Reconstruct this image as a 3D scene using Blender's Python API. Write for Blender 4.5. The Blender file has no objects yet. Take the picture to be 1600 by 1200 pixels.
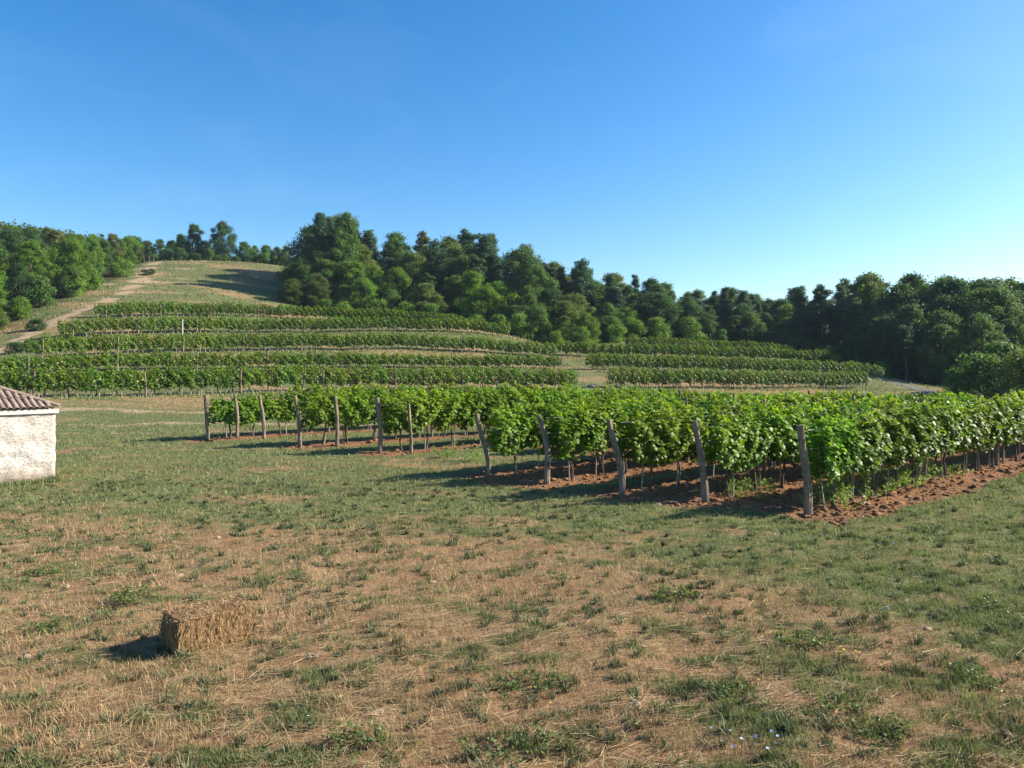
import bpy, math, random
import numpy as np
from mathutils import Vector, Matrix

# ------------------------------------------------------------------ camera, sky, sun, exposure
SC = bpy.context.scene
COL = SC.collection
R = math.radians
F = 1150.0            # focal length in pixels of the 1600 px wide photograph
CAMZ = 3.0            # camera height above the near ground
VH = 577.0            # horizon line in the photograph

cam_data = bpy.data.cameras.new("camera")
cam_data.sensor_width = 36.0
cam_data.lens = 36.0 * F / 1600.0
cam_data.shift_y = -(600.0 - VH) / 1600.0
cam_data.clip_start = 0.1
cam_data.clip_end = 3000.0
cam = bpy.data.objects.new("camera", cam_data)
cam.location = (0, 0, CAMZ)
cam.rotation_euler = (R(90), 0, 0)
COL.objects.link(cam)
SC.camera = cam

SUN_AZ = R(11.0)       # measured from +X towards +Y
SUN_EL = R(28.5)
world = bpy.data.worlds.new("World")
SC.world = world
world.use_nodes = True
wn = world.node_tree.nodes
wl = world.node_tree.links
wn.clear()
sky = wn.new("ShaderNodeTexSky")
sky.sky_type = 'NISHITA'
sky.sun_disc = False
sky.sun_elevation = SUN_EL
sky.sun_rotation = R(90) - SUN_AZ
sky.altitude = 0
sky.air_density = 1.0
sky.dust_density = 0.85
sky.ozone_density = 3.0
hs = wn.new("ShaderNodeHueSaturation")
hs.inputs["Saturation"].default_value = 1.38
hs.inputs["Value"].default_value = 1.0
bg = wn.new("ShaderNodeBackground")
bg.inputs["Strength"].default_value = 0.085
wo = wn.new("ShaderNodeOutputWorld")
wl.new(sky.outputs[0], hs.inputs["Color"])
# very faint high cirrus, over the whole sky
wtc = wn.new("ShaderNodeTexCoord"); wmp = wn.new("ShaderNodeMapping"); wmp.inputs["Scale"].default_value = (3.0, 1.0, 7.0); wmp.inputs["Rotation"].default_value = (0.2, 0.5, 0.4)
wnz = wn.new("ShaderNodeTexNoise"); wnz.inputs["Scale"].default_value = 1.6; wnz.inputs["Detail"].default_value = 5; wnz.inputs["Distortion"].default_value = 0.6
wrp = wn.new("ShaderNodeMapRange"); wrp.inputs[1].default_value = 0.50; wrp.inputs[2].default_value = 0.85; wrp.inputs[4].default_value = 0.028
wmx = wn.new("ShaderNodeMix"); wmx.data_type = 'RGBA'; wmx.inputs[7].default_value = (9.0, 9.6, 10.5, 1.0)
wl.new(wtc.outputs["Generated"], wmp.inputs["Vector"]); wl.new(wmp.outputs[0], wnz.inputs["Vector"]); wl.new(wnz.outputs["Fac"], wrp.inputs[0])
wl.new(wrp.outputs[0], wmx.inputs[0]); wl.new(hs.outputs[0], wmx.inputs[6])
wl.new(wmx.outputs[2], bg.inputs["Color"])
wl.new(bg.outputs[0], wo.inputs["Surface"])

sun_data = bpy.data.lights.new("sun", 'SUN')
sun_data.energy = 5.0
sun_data.angle = R(0.53)
sun_data.color = (1.0, 0.90, 0.76)
sun = bpy.data.objects.new("sun", sun_data)
sdir = Vector((math.cos(SUN_EL) * math.cos(SUN_AZ), math.cos(SUN_EL) * math.sin(SUN_AZ), math.sin(SUN_EL)))
sun.rotation_euler = sdir.to_track_quat('Z', 'Y').to_euler()
sun.location = sdir * 60
COL.objects.link(sun)

vs = SC.view_settings
vs.view_transform = 'Standard'
vs.look = 'None'
vs.exposure = 1.35
vs.gamma = 1.0
SC.cycles.use_denoising = True
SC.cycles.max_bounces = 6
SC.cycles.diffuse_bounces = 3
SC.cycles.transmission_bounces = 4
SC.cycles.transparent_max_bounces = 4
SC.cycles.caustics_reflective = False
SC.cycles.caustics_refractive = False

rng = np.random.default_rng(7)
random.seed(7)

# ------------------------------------------------------------------ helpers
def XY(u, d):
    """ground position seen in photo column u at distance d"""
    return ((u - 800.0) / F * d, d)

def GP(u, v, z=0.0):
    d = F * (CAMZ - z) / (v - VH)
    return ((u - 800.0) / F * d, d)

def hash2(ix, iy, seed):
    h = (ix.astype(np.int64) * 374761393 + iy.astype(np.int64) * 668265263 + seed * 1442695041) & 0x7fffffff
    h = ((h ^ (h >> 13)) * 1274126177) & 0x7fffffff
    h = h ^ (h >> 16)
    return (h & 0xffff) / 65535.0

def vnoise(x, y, seed=0):
    x = np.asarray(x, float); y = np.asarray(y, float)
    ix = np.floor(x); iy = np.floor(y)
    fx = x - ix; fy = y - iy
    fx = fx * fx * (3 - 2 * fx); fy = fy * fy * (3 - 2 * fy)
    a = hash2(ix, iy, seed); b = hash2(ix + 1, iy, seed)
    c = hash2(ix, iy + 1, seed); d = hash2(ix + 1, iy + 1, seed)
    return (a * (1 - fx) + b * fx) * (1 - fy) + (c * (1 - fx) + d * fx) * fy

def fbm(x, y, seed=0, oct=4):
    s = 0; a = 0.5; t = 0
    for k in range(oct):
        s = s + a * vnoise(np.asarray(x) * 2 ** k, np.asarray(y) * 2 ** k, seed + k * 17)
        t += a; a *= 0.5
    return s / t

def sstep(e0, e1, x):
    t = np.clip((np.asarray(x, float) - e0) / (e1 - e0), 0, 1)
    return t * t * (3 - 2 * t)

def mesh_np(name, verts, faces, mat=None, smooth=False, attrs=None):
    """faces: array (M,k) of one size"""
    me = bpy.data.meshes.new(name)
    verts = np.ascontiguousarray(verts, dtype=np.float32)
    faces = np.ascontiguousarray(faces, dtype=np.int32)
    m, k = faces.shape
    me.vertices.add(len(verts)); me.vertices.foreach_set("co", verts.ravel())
    me.loops.add(m * k); me.loops.foreach_set("vertex_index", faces.ravel())
    me.polygons.add(m)
    me.polygons.foreach_set("loop_start", np.arange(0, m * k, k, dtype=np.int32))
    if smooth:
        me.polygons.foreach_set("use_smooth", np.ones(m, dtype=bool))
    for an, av in (attrs or {}).items():
        at = me.attributes.new(an, 'FLOAT', 'POINT')
        at.data.foreach_set("value", np.ascontiguousarray(av, dtype=np.float32))
    me.update(calc_edges=True)
    me.validate()
    if mat is not None:
        me.materials.append(mat)
    return me

class MB:
    """collects loose polygons into one mesh"""
    def __init__(s):
        s.v = []; s.f = []
    def add(s, v, f):
        o = len(s.v); s.v += [tuple(p) for p in v]; s.f += [tuple(i + o for i in q) for q in f]
    def box(s, x0, x1, y0, y1, z0, z1):
        s.add([(x0, y0, z0), (x1, y0, z0), (x1, y1, z0), (x0, y1, z0), (x0, y0, z1), (x1, y0, z1), (x1, y1, z1), (x0, y1, z1)],
              [(0, 3, 2, 1), (4, 5, 6, 7), (0, 1, 5, 4), (1, 2, 6, 5), (2, 3, 7, 6), (3, 0, 4, 7)])
    def tube(s, pts, rad, n=7, cap=True, wob=0.0, seed=0):
        rr = random.Random(seed)
        pts = [Vector(p) for p in pts]
        rings = []
        for i, p in enumerate(pts):
            t = (pts[min(i + 1, len(pts) - 1)] - pts[max(i - 1, 0)])
            if t.length < 1e-6: t = Vector((0, 0, 1))
            t.normalize()
            a = t.cross(Vector((0.3, 1, 0.1))); a.normalize(); b = t.cross(a)
            r = rad[i]
            rings.append([p + (a * math.cos(2 * math.pi * k / n) + b * math.sin(2 * math.pi * k / n)) * r * (1 + wob * (rr.random() - .5)) for k in range(n)])
        v = [q for ring in rings for q in ring]
        f = []
        for i in range(len(pts) - 1):
            for k in range(n):
                f.append((i * n + k, i * n + (k + 1) % n, (i + 1) * n + (k + 1) % n, (i + 1) * n + k))
        if cap:
            f.append(tuple(range(n))[::-1]); f.append(tuple(range((len(pts) - 1) * n, len(pts) * n)))
        s.add(v, f)
    def mesh(s, name, mat, smooth=False):
        me = bpy.data.meshes.new(name)
        me.from_pydata(s.v, [], s.f); me.update()
        if smooth:
            me.polygons.foreach_set("use_smooth", np.ones(len(me.polygons), dtype=bool))
        if mat: me.materials.append(mat)
        return me

def ob(name, mesh, parent=None, loc=(0, 0, 0), rot=(0, 0, 0), scale=(1, 1, 1), color=None):
    o = bpy.data.objects.new(name, mesh)
    COL.objects.link(o)
    o.location = loc; o.rotation_euler = rot; o.scale = scale
    if parent is not None: o.parent = parent
    if color is not None: o.color = (*color, 1.0)
    return o

def tag(o, label=None, cat=None, group=None, kind=None):
    if label: o["label"] = label
    if cat: o["category"] = cat
    if group: o["group"] = group
    if kind: o["kind"] = kind
    return o

# ------------------------------------------------------------------ materials
class NT:
    def __init__(s, name):
        s.m = bpy.data.materials.new(name); s.m.use_nodes = True
        s.t = s.m.node_tree; s.n = s.t.nodes; s.l = s.t.links
        s.n.clear()
        s.out = s.n.new("ShaderNodeOutputMaterial")
    def new(s, t, **kw):
        n = s.n.new(t)
        for k, v in kw.items(): setattr(n, k, v)
        return n
    def link(s, a, b): s.l.new(a, b)
    def val(s, sock, v):
        if hasattr(v, "is_output"): s.link(v, sock)
        else: sock.default_value = v
    def math(s, op, a, b=0.5, clamp=False):
        n = s.new("ShaderNodeMath", operation=op, use_clamp=clamp)
        s.val(n.inputs[0], a); s.val(n.inputs[1], b)
        return n.outputs[0]
    def mix(s, f, a, b):
        n = s.new("ShaderNodeMix", data_type='RGBA')
        s.val(n.inputs[0], f)
        for i, c in ((6, a), (7, b)):
            if hasattr(c, "is_output"): s.link(c, n.inputs[i])
            else: n.inputs[i].default_value = (*c, 1.0)
        return n.outputs[2]
    def mul(s, a, b):
        n = s.new("ShaderNodeMix", data_type='RGBA', blend_type='MULTIPLY')
        n.inputs[0].default_value = 1.0
        for i, c in ((6, a), (7, b)):
            if hasattr(c, "is_output"): s.link(c, n.inputs[i])
            else: n.inputs[i].default_value = (*c, 1.0)
        return n.outputs[2]
    def attr(s, name):
        return s.new("ShaderNodeAttribute", attribute_name=name).outputs["Fac"]
    def pos(s, kind="Object", scale=(1, 1, 1)):
        if kind == "World":
            src = s.new("ShaderNodeNewGeometry").outputs["Position"]
        else:
            src = s.new("ShaderNodeTexCoord").outputs[kind]
        m = s.new("ShaderNodeMapping"); m.inputs["Scale"].default_value = scale
        s.link(src, m.inputs["Vector"])
        return m.outputs[0]
    def noise(s, vec, scale, detail=4, rough=0.6):
        n = s.new("ShaderNodeTexNoise"); s.link(vec, n.inputs["Vector"])
        n.inputs["Scale"].default_value = scale; n.inputs["Detail"].default_value = detail
        n.inputs["Roughness"].default_value = rough
        return n.outputs["Fac"]
    def ramp(s, fac, lo, hi):
        n = s.new("ShaderNodeMapRange", clamp=True); s.val(n.inputs[0], fac)
        n.inputs[1].default_value = lo; n.inputs[2].default_value = hi
        return n.outputs[0]
    def bump(s, h, strength=0.5, dist=0.05):
        n = s.new("ShaderNodeBump"); n.inputs["Strength"].default_value = strength
        n.inputs["Distance"].default_value = dist; s.link(h, n.inputs["Height"])
        return n.outputs[0]
    def finish(s, color, rough=0.85, spec=0.2, normal=None, transl=0.0, tcol=None):
        p = s.new("ShaderNodeBsdfPrincipled")
        s.val(p.inputs["Base Color"], color if hasattr(color, "is_output") else (*color, 1.0))
        s.val(p.inputs["Roughness"], rough)
        p.inputs["Specular IOR Level"].default_value = spec
        if normal is not None: s.link(normal, p.inputs["Normal"])
        if transl > 0:
            t = s.new("ShaderNodeBsdfTranslucent")
            s.val(t.inputs["Color"], tcol if tcol is not None else color)
            mx = s.new("ShaderNodeMixShader"); mx.inputs[0].default_value = transl
            s.link(p.outputs[0], mx.inputs[1]); s.link(t.outputs[0], mx.inputs[2])
            s.link(mx.outputs[0], s.out.inputs["Surface"])
        else:
            s.link(p.outputs[0], s.out.inputs["Surface"])
        return s.m

def mat_leaf(name, dark, light, transl=0.35, spec=0.25, rough=0.55, tint=True, tfac=(1.5, 1.4, 0.7)):
    t = NT(name)
    c = t.mix(t.attr("rnd"), dark, light)
    if tint:
        oi = t.new("ShaderNodeObjectInfo")
        c = t.mul(c, oi.outputs["Color"])
    if name == "vine_leaf":
        c = t.mix(t.math('MULTIPLY', t.ramp(t.attr("rnd"), .975, .99), .7), c, (0.33, 0.33, 0.05))
    tc = t.mul(c, tfac)
    return t.finish(c, rough, spec, None, transl, tc)

M = {}
M["tree_leaf"] = mat_leaf("tree_leaf", (0.65, 0.65, 0.65), (1.25, 1.25, 1.15), 0.42, 0.15, 0.6)
M["needle"] = mat_leaf("pine_needle", (0.65, 0.65, 0.65), (1.2, 1.2, 1.15), 0.28, 0.15, 0.6)
M["vine_leaf"] = mat_leaf("vine_leaf", (0.050, 0.118, 0.013), (0.195, 0.322, 0.028), 0.45, 0.15, 0.45)
M["blade"] = mat_leaf("grass_blade", (0.076, 0.108, 0.042), (0.255, 0.285, 0.120), 0.30, 0.15, 0.6, tint=False, tfac=(1.2, 1.2, .8))
M["dry_blade"] = mat_leaf("dry_blade", (0.185, 0.105, 0.047), (0.530, 0.385, 0.215), 0.22, 0.15, 0.6, tint=False, tfac=(1.1, 1.0, .8))
M["weed_tuft"] = mat_leaf("weed_tuft", (0.050, 0.070, 0.034), (0.150, 0.185, 0.095), 0.15, 0.15, 0.6, tint=False)
M["weed"] = mat_leaf("weed_leaf", (0.060, 0.115, 0.030), (0.130, 0.190, 0.060), 0.3, 0.2, 0.5)

def mat_wood(name, c1, c2, zs=0.12, bump=0.6):
    t = NT(name)
    p = t.pos("Object", (1, 1, zs))
    n = t.noise(p, 28, 5, .65)
    n2 = t.noise(t.pos("Object"), 5, 3)
    c = t.mix(t.ramp(n, .32, .68), c1, c2)
    c = t.mix(t.ramp(n2, .5, .75), c, tuple(x * .72 for x in c1))
    return t.finish(c, .9, .1, t.bump(n, bump, .02))
M["post"] = mat_wood("weathered_post", (0.125, 0.094, 0.066), (0.30, 0.238, 0.175))
t = NT("galvanised_wire"); M["wire"] = t.finish(t.mix(t.noise(t.pos("Object"), 8, 2), (.25, .25, .25), (.4, .4, .4)), .5, .4)
M["stake"] = mat_wood("stake_wood", (0.22, 0.185, 0.15), (0.42, 0.37, 0.31))
M["bark"] = mat_wood("bark", (0.055, 0.042, 0.032), (0.15, 0.12, 0.095), .3)
M["pine_bark"] = mat_wood("pine_bark", (0.10, 0.07, 0.05), (0.24, 0.17, 0.12), .3)

# ------------------------------------------------------------------ terrain height
def zv(d, v): return CAMZ - (v - VH) * d / F
ctl = []
def C(u, d, z): ctl.append((*XY(u, d), z))
def CV(u, d, v): ctl.append((*XY(u, d), zv(d, v)))
for x in (-60, -30, -15, 0, 15, 30, 60):
    for y in (-30, 5, 18, 28): ctl.append((x, y, 0.0))
for u, z in ((0, .25), (400, .1), (800, -.12), (1200, -.45), (1600, -.62)): C(u, 37, z)
for u, z in ((900, -.05), (1200, -.6), (1600, -.95), (2000, -1.1)): C(u, 48, z)
# vine terraces of the left slope
ROWA = [(-160, 44, 1.22), (50, 47, None, 620), (300, 53, None, 617), (500, 59, None, 612), (700, 66, None, 609), (905, 72, None, 607)]
ROWB = [(-120, 54, 2.1), (0, 58, None, 591), (400, 71, None, 577), (650, 79, None, 575), (872, 86, None, 576)]
ROWC = [(58, 66, None, 559), (400, 82, None, 548), (700, 92, None, 549), (862, 98, None, 560)]
ROWD = [(108, 80, None, 528), (400, 93, None, 521), (600, 100, None, 517), (795, 107, None, 526)]
ROWE = [(160, 92, None, 497), (400, 105, None, 496), (600, 112, None, 503), (745, 117, None, 516)]
ROWR1 = [(962, 74, None, 607), (1150, 79, None, 607), (1352, 86, None, 607)]
ROWR2 = [(926, 86, None, 577), (1150, 92, None, 583), (1375, 99, None, 592)]
ROWR3 = [(878, 100, None, 556), (1100, 105, None, 562), (1310, 111, None, 573)]
ROWR4 = [(985, 112, None, 546), (1090, 115, None, 551), (1235, 119, None, 560)]
FAR_ROWS = [ROWA, ROWB, ROWC, ROWD, ROWE, ROWR1, ROWR2, ROWR3, ROWR4]
for row in FAR_ROWS:
    for p in row:
        if p[2] is not None: C(p[0], p[1], p[2])
        else: CV(p[0], p[1], p[3])
# grass hill and dirt track
TRACK = [(-160, 63, 563), (-60, 68, 560), (0, 74, 549), (50, 82, 520), (100, 92, 495), (160, 106, 474), (200, 121, 455), (222, 137, 433), (236, 152, 414), (246, 165, 408)]
for u, d, v in TRACK: CV(u, d, v)
for u, d, v in ((300, 125, 456), (450, 125, 479), (350, 145, 432), (350, 166, 409), (450, 168, 417), (270, 160, 411)): CV(u, d, v)
for u, d, z in ((350, 200, 28.5), (350, 270, 27), (500, 200, 25), (250, 200, 28.5)): C(u, d, z)
# left wooded slope
for u, d, v in ((0, 88, 516), (100, 110, 470), (-120, 84, 522)): CV(u, d, v)
for u, d, z in ((0, 130, 19), (0, 180, 30), (0, 255, 44), (-300, 250, 52), (-300, 130, 22), (150, 255, 38), (110, 160, 24)): C(u, d, z)
# middle and right wood
for u, d, v in ((460, 127, 480), (600, 126, 508), (780, 122, 524), (870, 115, 545), (1000, 130, 531), (1200, 136, 546), (1350, 116, 590), (1480, 100, 605)): CV(u, d, v)
for u, d, z in ((510, 150, 19.6), (650, 150, 16), (800, 150, 13.5), (900, 150, 10.5), (1000, 155, 9.5), (1200, 160, 7.8), (1350, 135, 2.8), (1600, 110, .9), (1600, 80, .1), (1900, 90, .3),
                (1600, 160, 4), (900, 220, 13), (1300, 250, 9), (1800, 220, 6), (2000, 140, 2)): C(u, d, z)
for x, y, z in ((-400, 430, 55), (-150, 430, 40), (50, 430, 25), (250, 430, 12), (420, 430, 8), (420, 150, 2), (420, 0, 0), (-400, 0, 4), (-400, 200, 45), (-120, 60, 6), (-200, 0, 2), (200, 0, 0), (0, -120, 0), (300, -120, 0), (-300, -120, 2)):
    ctl.append((x, y, z))
ctl = np.array(ctl, float)
_S = 100.0
def _phi(r2):
    return np.where(r2 > 1e-12, 0.5 * r2 * np.log(np.maximum(r2, 1e-12)), 0.0)
def _solve():
    P = ctl[:, :2] / _S; n = len(P)
    d2 = ((P[:, None] - P[None]) ** 2).sum(-1)
    A = np.zeros((n + 3, n + 3)); A[:n, :n] = _phi(d2) + np.eye(n) * 2e-4
    Q = np.c_[np.ones(n), P]; A[:n, n:] = Q; A[n:, :n] = Q.T
    return P, np.linalg.solve(A, np.r_[ctl[:, 2], 0, 0, 0])
_P, _W = _solve()
def Zf(x, y):
    x = np.atleast_1d(np.asarray(x, float)); y = np.atleast_1d(np.asarray(y, float))
    sh = x.shape; q = np.c_[x.ravel(), y.ravel()] / _S
    out = np.empty(len(q))
    for i in range(0, len(q), 20000):
        s = q[i:i + 20000]
        d2 = ((s[:, None] - _P[None]) ** 2).sum(-1)
        out[i:i + 20000] = _phi(d2) @ _W[:len(_P)] + np.c_[np.ones(len(s)), s] @ _W[len(_P):]
    out = out.reshape(sh)
    k = sstep(27, 37, np.asarray(y))
    return out * k
def zs(x, y): return float(Zf([x], [y])[0])

# ------------------------------------------------------------------ front vineyard layout
RD = np.array([0.765, 0.643]); RD /= np.linalg.norm(RD)
RN = np.array([-RD[1], RD[0]])
def pt_of(x, y): return RN[0] * x + RN[1] * y, RD[0] * x + RD[1] * y      # (across, along)
def xy_of(p, t): return RN * p + RD * t
POST_PIX = [(325, 687), (370, 686), (412, 686), (468, 698), (526, 695), (594, 708), (642, 704), (762, 746), (853, 755), (970, 774), (1102, 784), (1262, 801)]
POST_LEAN = [-0.02, -0.05, -0.08, -0.10, -0.05, -0.07, -0.02, -0.10, -0.14, -0.10, -0.11, -0.06]
POST_H = [1.88, 1.9, 1.9, 2.02, 1.98, 2.02, 1.8, 1.75, 1.82, 1.80, 1.85, 1.9]
POST_XY = [GP(u, v) for u, v in POST_PIX]
ROW_ENDS = [11, 10, 9, 8, 7, None, None, 5, 3, 0]      # which end post heads each row, nearest first
FRONT = []                                           # (p, t_start, t_end)
extra = {5: 18.5, 6: 20.8}
for k, e in enumerate(ROW_ENDS):
    if e is None:
        p = extra[k]
        yy = 26.2 if k == 5 else 28.6
        x = (yy * RN[1] - p) / -RN[0]
        t0 = pt_of(x, yy)[1]
    else:
        p, t0 = pt_of(*POST_XY[e]); t0 += 0.15
    # far end: out of the frame to the right or at the back headland
    t1 = t0
    while True:
        q = xy_of(p, t1)
        if q[1] > 45 or q[0] > 0.86 * q[1]: break
        t1 += 0.5
    FRONT.append((p, t0, t1))

def soil_mask(x, y):
    p, t = RN[0] * x + RN[1] * y, RD[0] * x + RD[1] * y
    e = (fbm(x * .9, y * .9, 5, 3) - .5)
    m = np.zeros_like(np.asarray(x, float))
    for k, (pr, t0, t1) in enumerate(FRONT):
        w = 0.95 if k < 7 else 0.8
        a = sstep(w + .35, w - .2, np.abs(p - pr) + e * .9) * sstep(t0 - 1.3, t0 - .5, t + e * 1.6) * sstep(t1 + 1, t1, t)
        m = np.maximum(m, a)
    # ploughed strip along the outer side of the nearest row
    pr, t0, t1 = FRONT[0]
    pc = pr - 0.62 - 0.012 * (t - t0)
    a = sstep(.62, .30, np.abs(p - pc) + e * .5) * sstep(t0 - .3, t0 + .8, t + e) * sstep(t1 + 8, t1 + 2, t)
    m = np.maximum(m, a)
    return m

_bx = np.array([-40, -14, -11.3, -7, -2.4, 2, 4.4, 5.6, 7, 30]); _by = np.array([17, 16.6, 16.2, 15.3, 13.8, 11.4, 9.5, 7.4, 5.0, 3.0])
def dry_mask(x, y):
    """1 = bleached hay stubble, 0 = living grass"""
    x = np.asarray(x, float); y = np.asarray(y, float)
    n = fbm(x * .35, y * .35, 11, 3) - .5
    n2 = fbm(x * 1.5, y * 1.5, 21, 3) - .5
    m = sstep(1.1, -1.6, y - np.interp(x, _bx, _by) + n * 3.2 + n2 * 2.0)
    # dry streaks in the green band and on the slope
    st = fbm(x * .28, y * .75, 31, 3)
    m = np.maximum(m, sstep(.62, .76, st + n2 * .25) * .7)
    hill = sstep(38, 50, y)
    m2 = sstep(.42, .68, fbm(x * .10, y * .22, 41, 4)) * .75
    return m * (1 - hill) + m2 * hill

def green_patch(x, y):
    """clumps of living grass among the stubble"""
    x = np.asarray(x, float); y = np.asarray(y, float)
    return sstep(.50, .60, fbm(x * 2.3 + .5 * y, y * 3.3, 27, 3) * .75 + .25 * fbm(x * .5, y * .7, 29, 2) + .08 * sstep(-1, 6, x) - .055)
def bare_patch(x, y):
    """scuffed brown earth showing between the grass"""
    x = np.asarray(x, float); y = np.asarray(y, float)
    return sstep(.54, .64, fbm(x * 1.6 + .3 * y, y * 2.6, 127, 4)) * (1 - green_patch(x, y))

TR_XY = np.array([XY(u, d) for u, d, v in TRACK])
def seg_dist(x, y, pts):
    x = np.asarray(x, float); best = np.full(x.shape, 1e9)
    for a, b in zip(pts[:-1], pts[1:]):
        ab = b - a; L = (ab ** 2).sum()
        t = np.clip(((x - a[0]) * ab[0] + (y - a[1]) * ab[1]) / L, 0, 1)
        best = np.minimum(best, np.hypot(x - a[0] - t * ab[0], y - a[1] - t * ab[1]))
    return best
GAP_PATH = np.array([XY(905, 60), XY(930, 72), XY(925, 80), XY(900, 92), XY(870, 99)])
def dirt_mask(x, y):
    e = fbm(np.asarray(x) * .5, np.asarray(y) * .5, 61, 3) - .5
    d1 = seg_dist(x, y, TR_XY)
    m = sstep(1.0, .5, d1 + e * .5)
    # worn wheel marks in the field beside the track
    w = sstep(16, 3, d1) * sstep(.58, .68, fbm(np.asarray(x) * .25 + np.asarray(y) * .05, np.asarray(y) * .6, 71, 3)) * sstep(105, 112, y)
    m = np.maximum(m, w * .8)
    d2 = seg_dist(x, y, GAP_PATH)
    m = np.maximum(m, sstep(1.5, .4, d2 + e * 2.5) * .28)
    lw = sstep(-2, -7, x)
    for yc, hw in ((44.0, 1.0), (37.8, 1.1), (34.2, .5)):
        m = np.maximum(m, sstep(hw, hw * .3, np.abs(y - yc - .12 * (np.asarray(x) + 18) + e * 2.2)) * lw * .62)
    # bare banks just behind the terrace rows
    for row in FAR_ROWS[:5]:
        pts = np.array([XY(p[0], p[1]) for p in row])
        yr = np.interp(x, pts[:, 0], pts[:, 1])
        ins = sstep(pts[0, 0] - 1, pts[0, 0] + 1, x) * sstep(pts[-1, 0] + 1, pts[-1, 0] - 1, x)
        m = np.maximum(m, sstep(-.8, .4, y - yr + e * 1.4) * sstep(3.6, 2.2, y - yr + e) * ins * (.62 if row is ROWA else .34))
    return m

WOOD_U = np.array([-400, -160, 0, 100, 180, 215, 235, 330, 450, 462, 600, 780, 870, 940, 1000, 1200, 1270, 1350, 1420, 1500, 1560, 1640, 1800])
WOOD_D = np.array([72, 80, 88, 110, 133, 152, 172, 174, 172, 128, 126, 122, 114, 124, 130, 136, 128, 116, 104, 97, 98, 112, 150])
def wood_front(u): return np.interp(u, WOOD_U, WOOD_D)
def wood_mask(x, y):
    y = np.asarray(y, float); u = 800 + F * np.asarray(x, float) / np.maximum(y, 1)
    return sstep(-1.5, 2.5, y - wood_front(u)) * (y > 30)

def axis(parts):
    out = []
    for a, b, s in parts:
        n = max(1, int(round((b - a) / s))); out += list(np.linspace(a, b, n, endpoint=False))
    out.append(parts[-1][1])
    return np.array(out)
gx = axis([(-420, -120, 15), (-120, -60, 2.5), (-60, -24, 1.0), (-24, 30, .2), (30, 70, 1.0), (70, 140, 2.5), (140, 420, 15)])
gy = axis([(-120, -10, 10), (-10, 4, 1.0), (4, 34, .2), (34, 130, .8), (130, 180, 1.6), (180, 300, 6), (300, 440, 15)])
GX, GY = np.meshgrid(gx, gy)
GZ = Zf(GX, GY)
soil = soil_mask(GX, GY); dry = dry_mask(GX, GY); dirt = dirt_mask(GX, GY); wood = wood_mask(GX, GY)
near_field = sstep(36, 24, GY)
greenp = green_patch(GX, GY) * near_field; barep = bare_patch(GX, GY) * near_field
near = sstep(42, 30, GY) * sstep(40, 28, np.abs(GX))
GZ = GZ + near * ((fbm(GX * .5, GY * .5, 91, 3) - .5) * .10 + (fbm(GX * 1.9, GY * 1.9, 95, 2) - .5) * .09)
GZ = GZ + near * soil * (fbm(GX * 3.3, GY * 3.3, 97, 2) - .5) * .22
GZ = GZ + (1 - near) * sstep(34, 60, GY) * (fbm(GX * .3, GY * .3, 93, 3) - .5) * .35
def ZG(x, y):
    """height of the finished ground sheet, bilinear"""
    x = np.atleast_1d(np.asarray(x, float)); y = np.atleast_1d(np.asarray(y, float))
    ix = np.clip(np.searchsorted(gx, x) - 1, 0, len(gx) - 2); iy = np.clip(np.searchsorted(gy, y) - 1, 0, len(gy) - 2)
    fx = (x - gx[ix]) / (gx[ix + 1] - gx[ix]); fy = (y - gy[iy]) / (gy[iy + 1] - gy[iy])
    return (GZ[iy, ix] * (1 - fx) + GZ[iy, ix + 1] * fx) * (1 - fy) + (GZ[iy + 1, ix] * (1 - fx) + GZ[iy + 1, ix + 1] * fx) * fy
def zg(x, y): return float(ZG([x], [y])[0])

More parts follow.
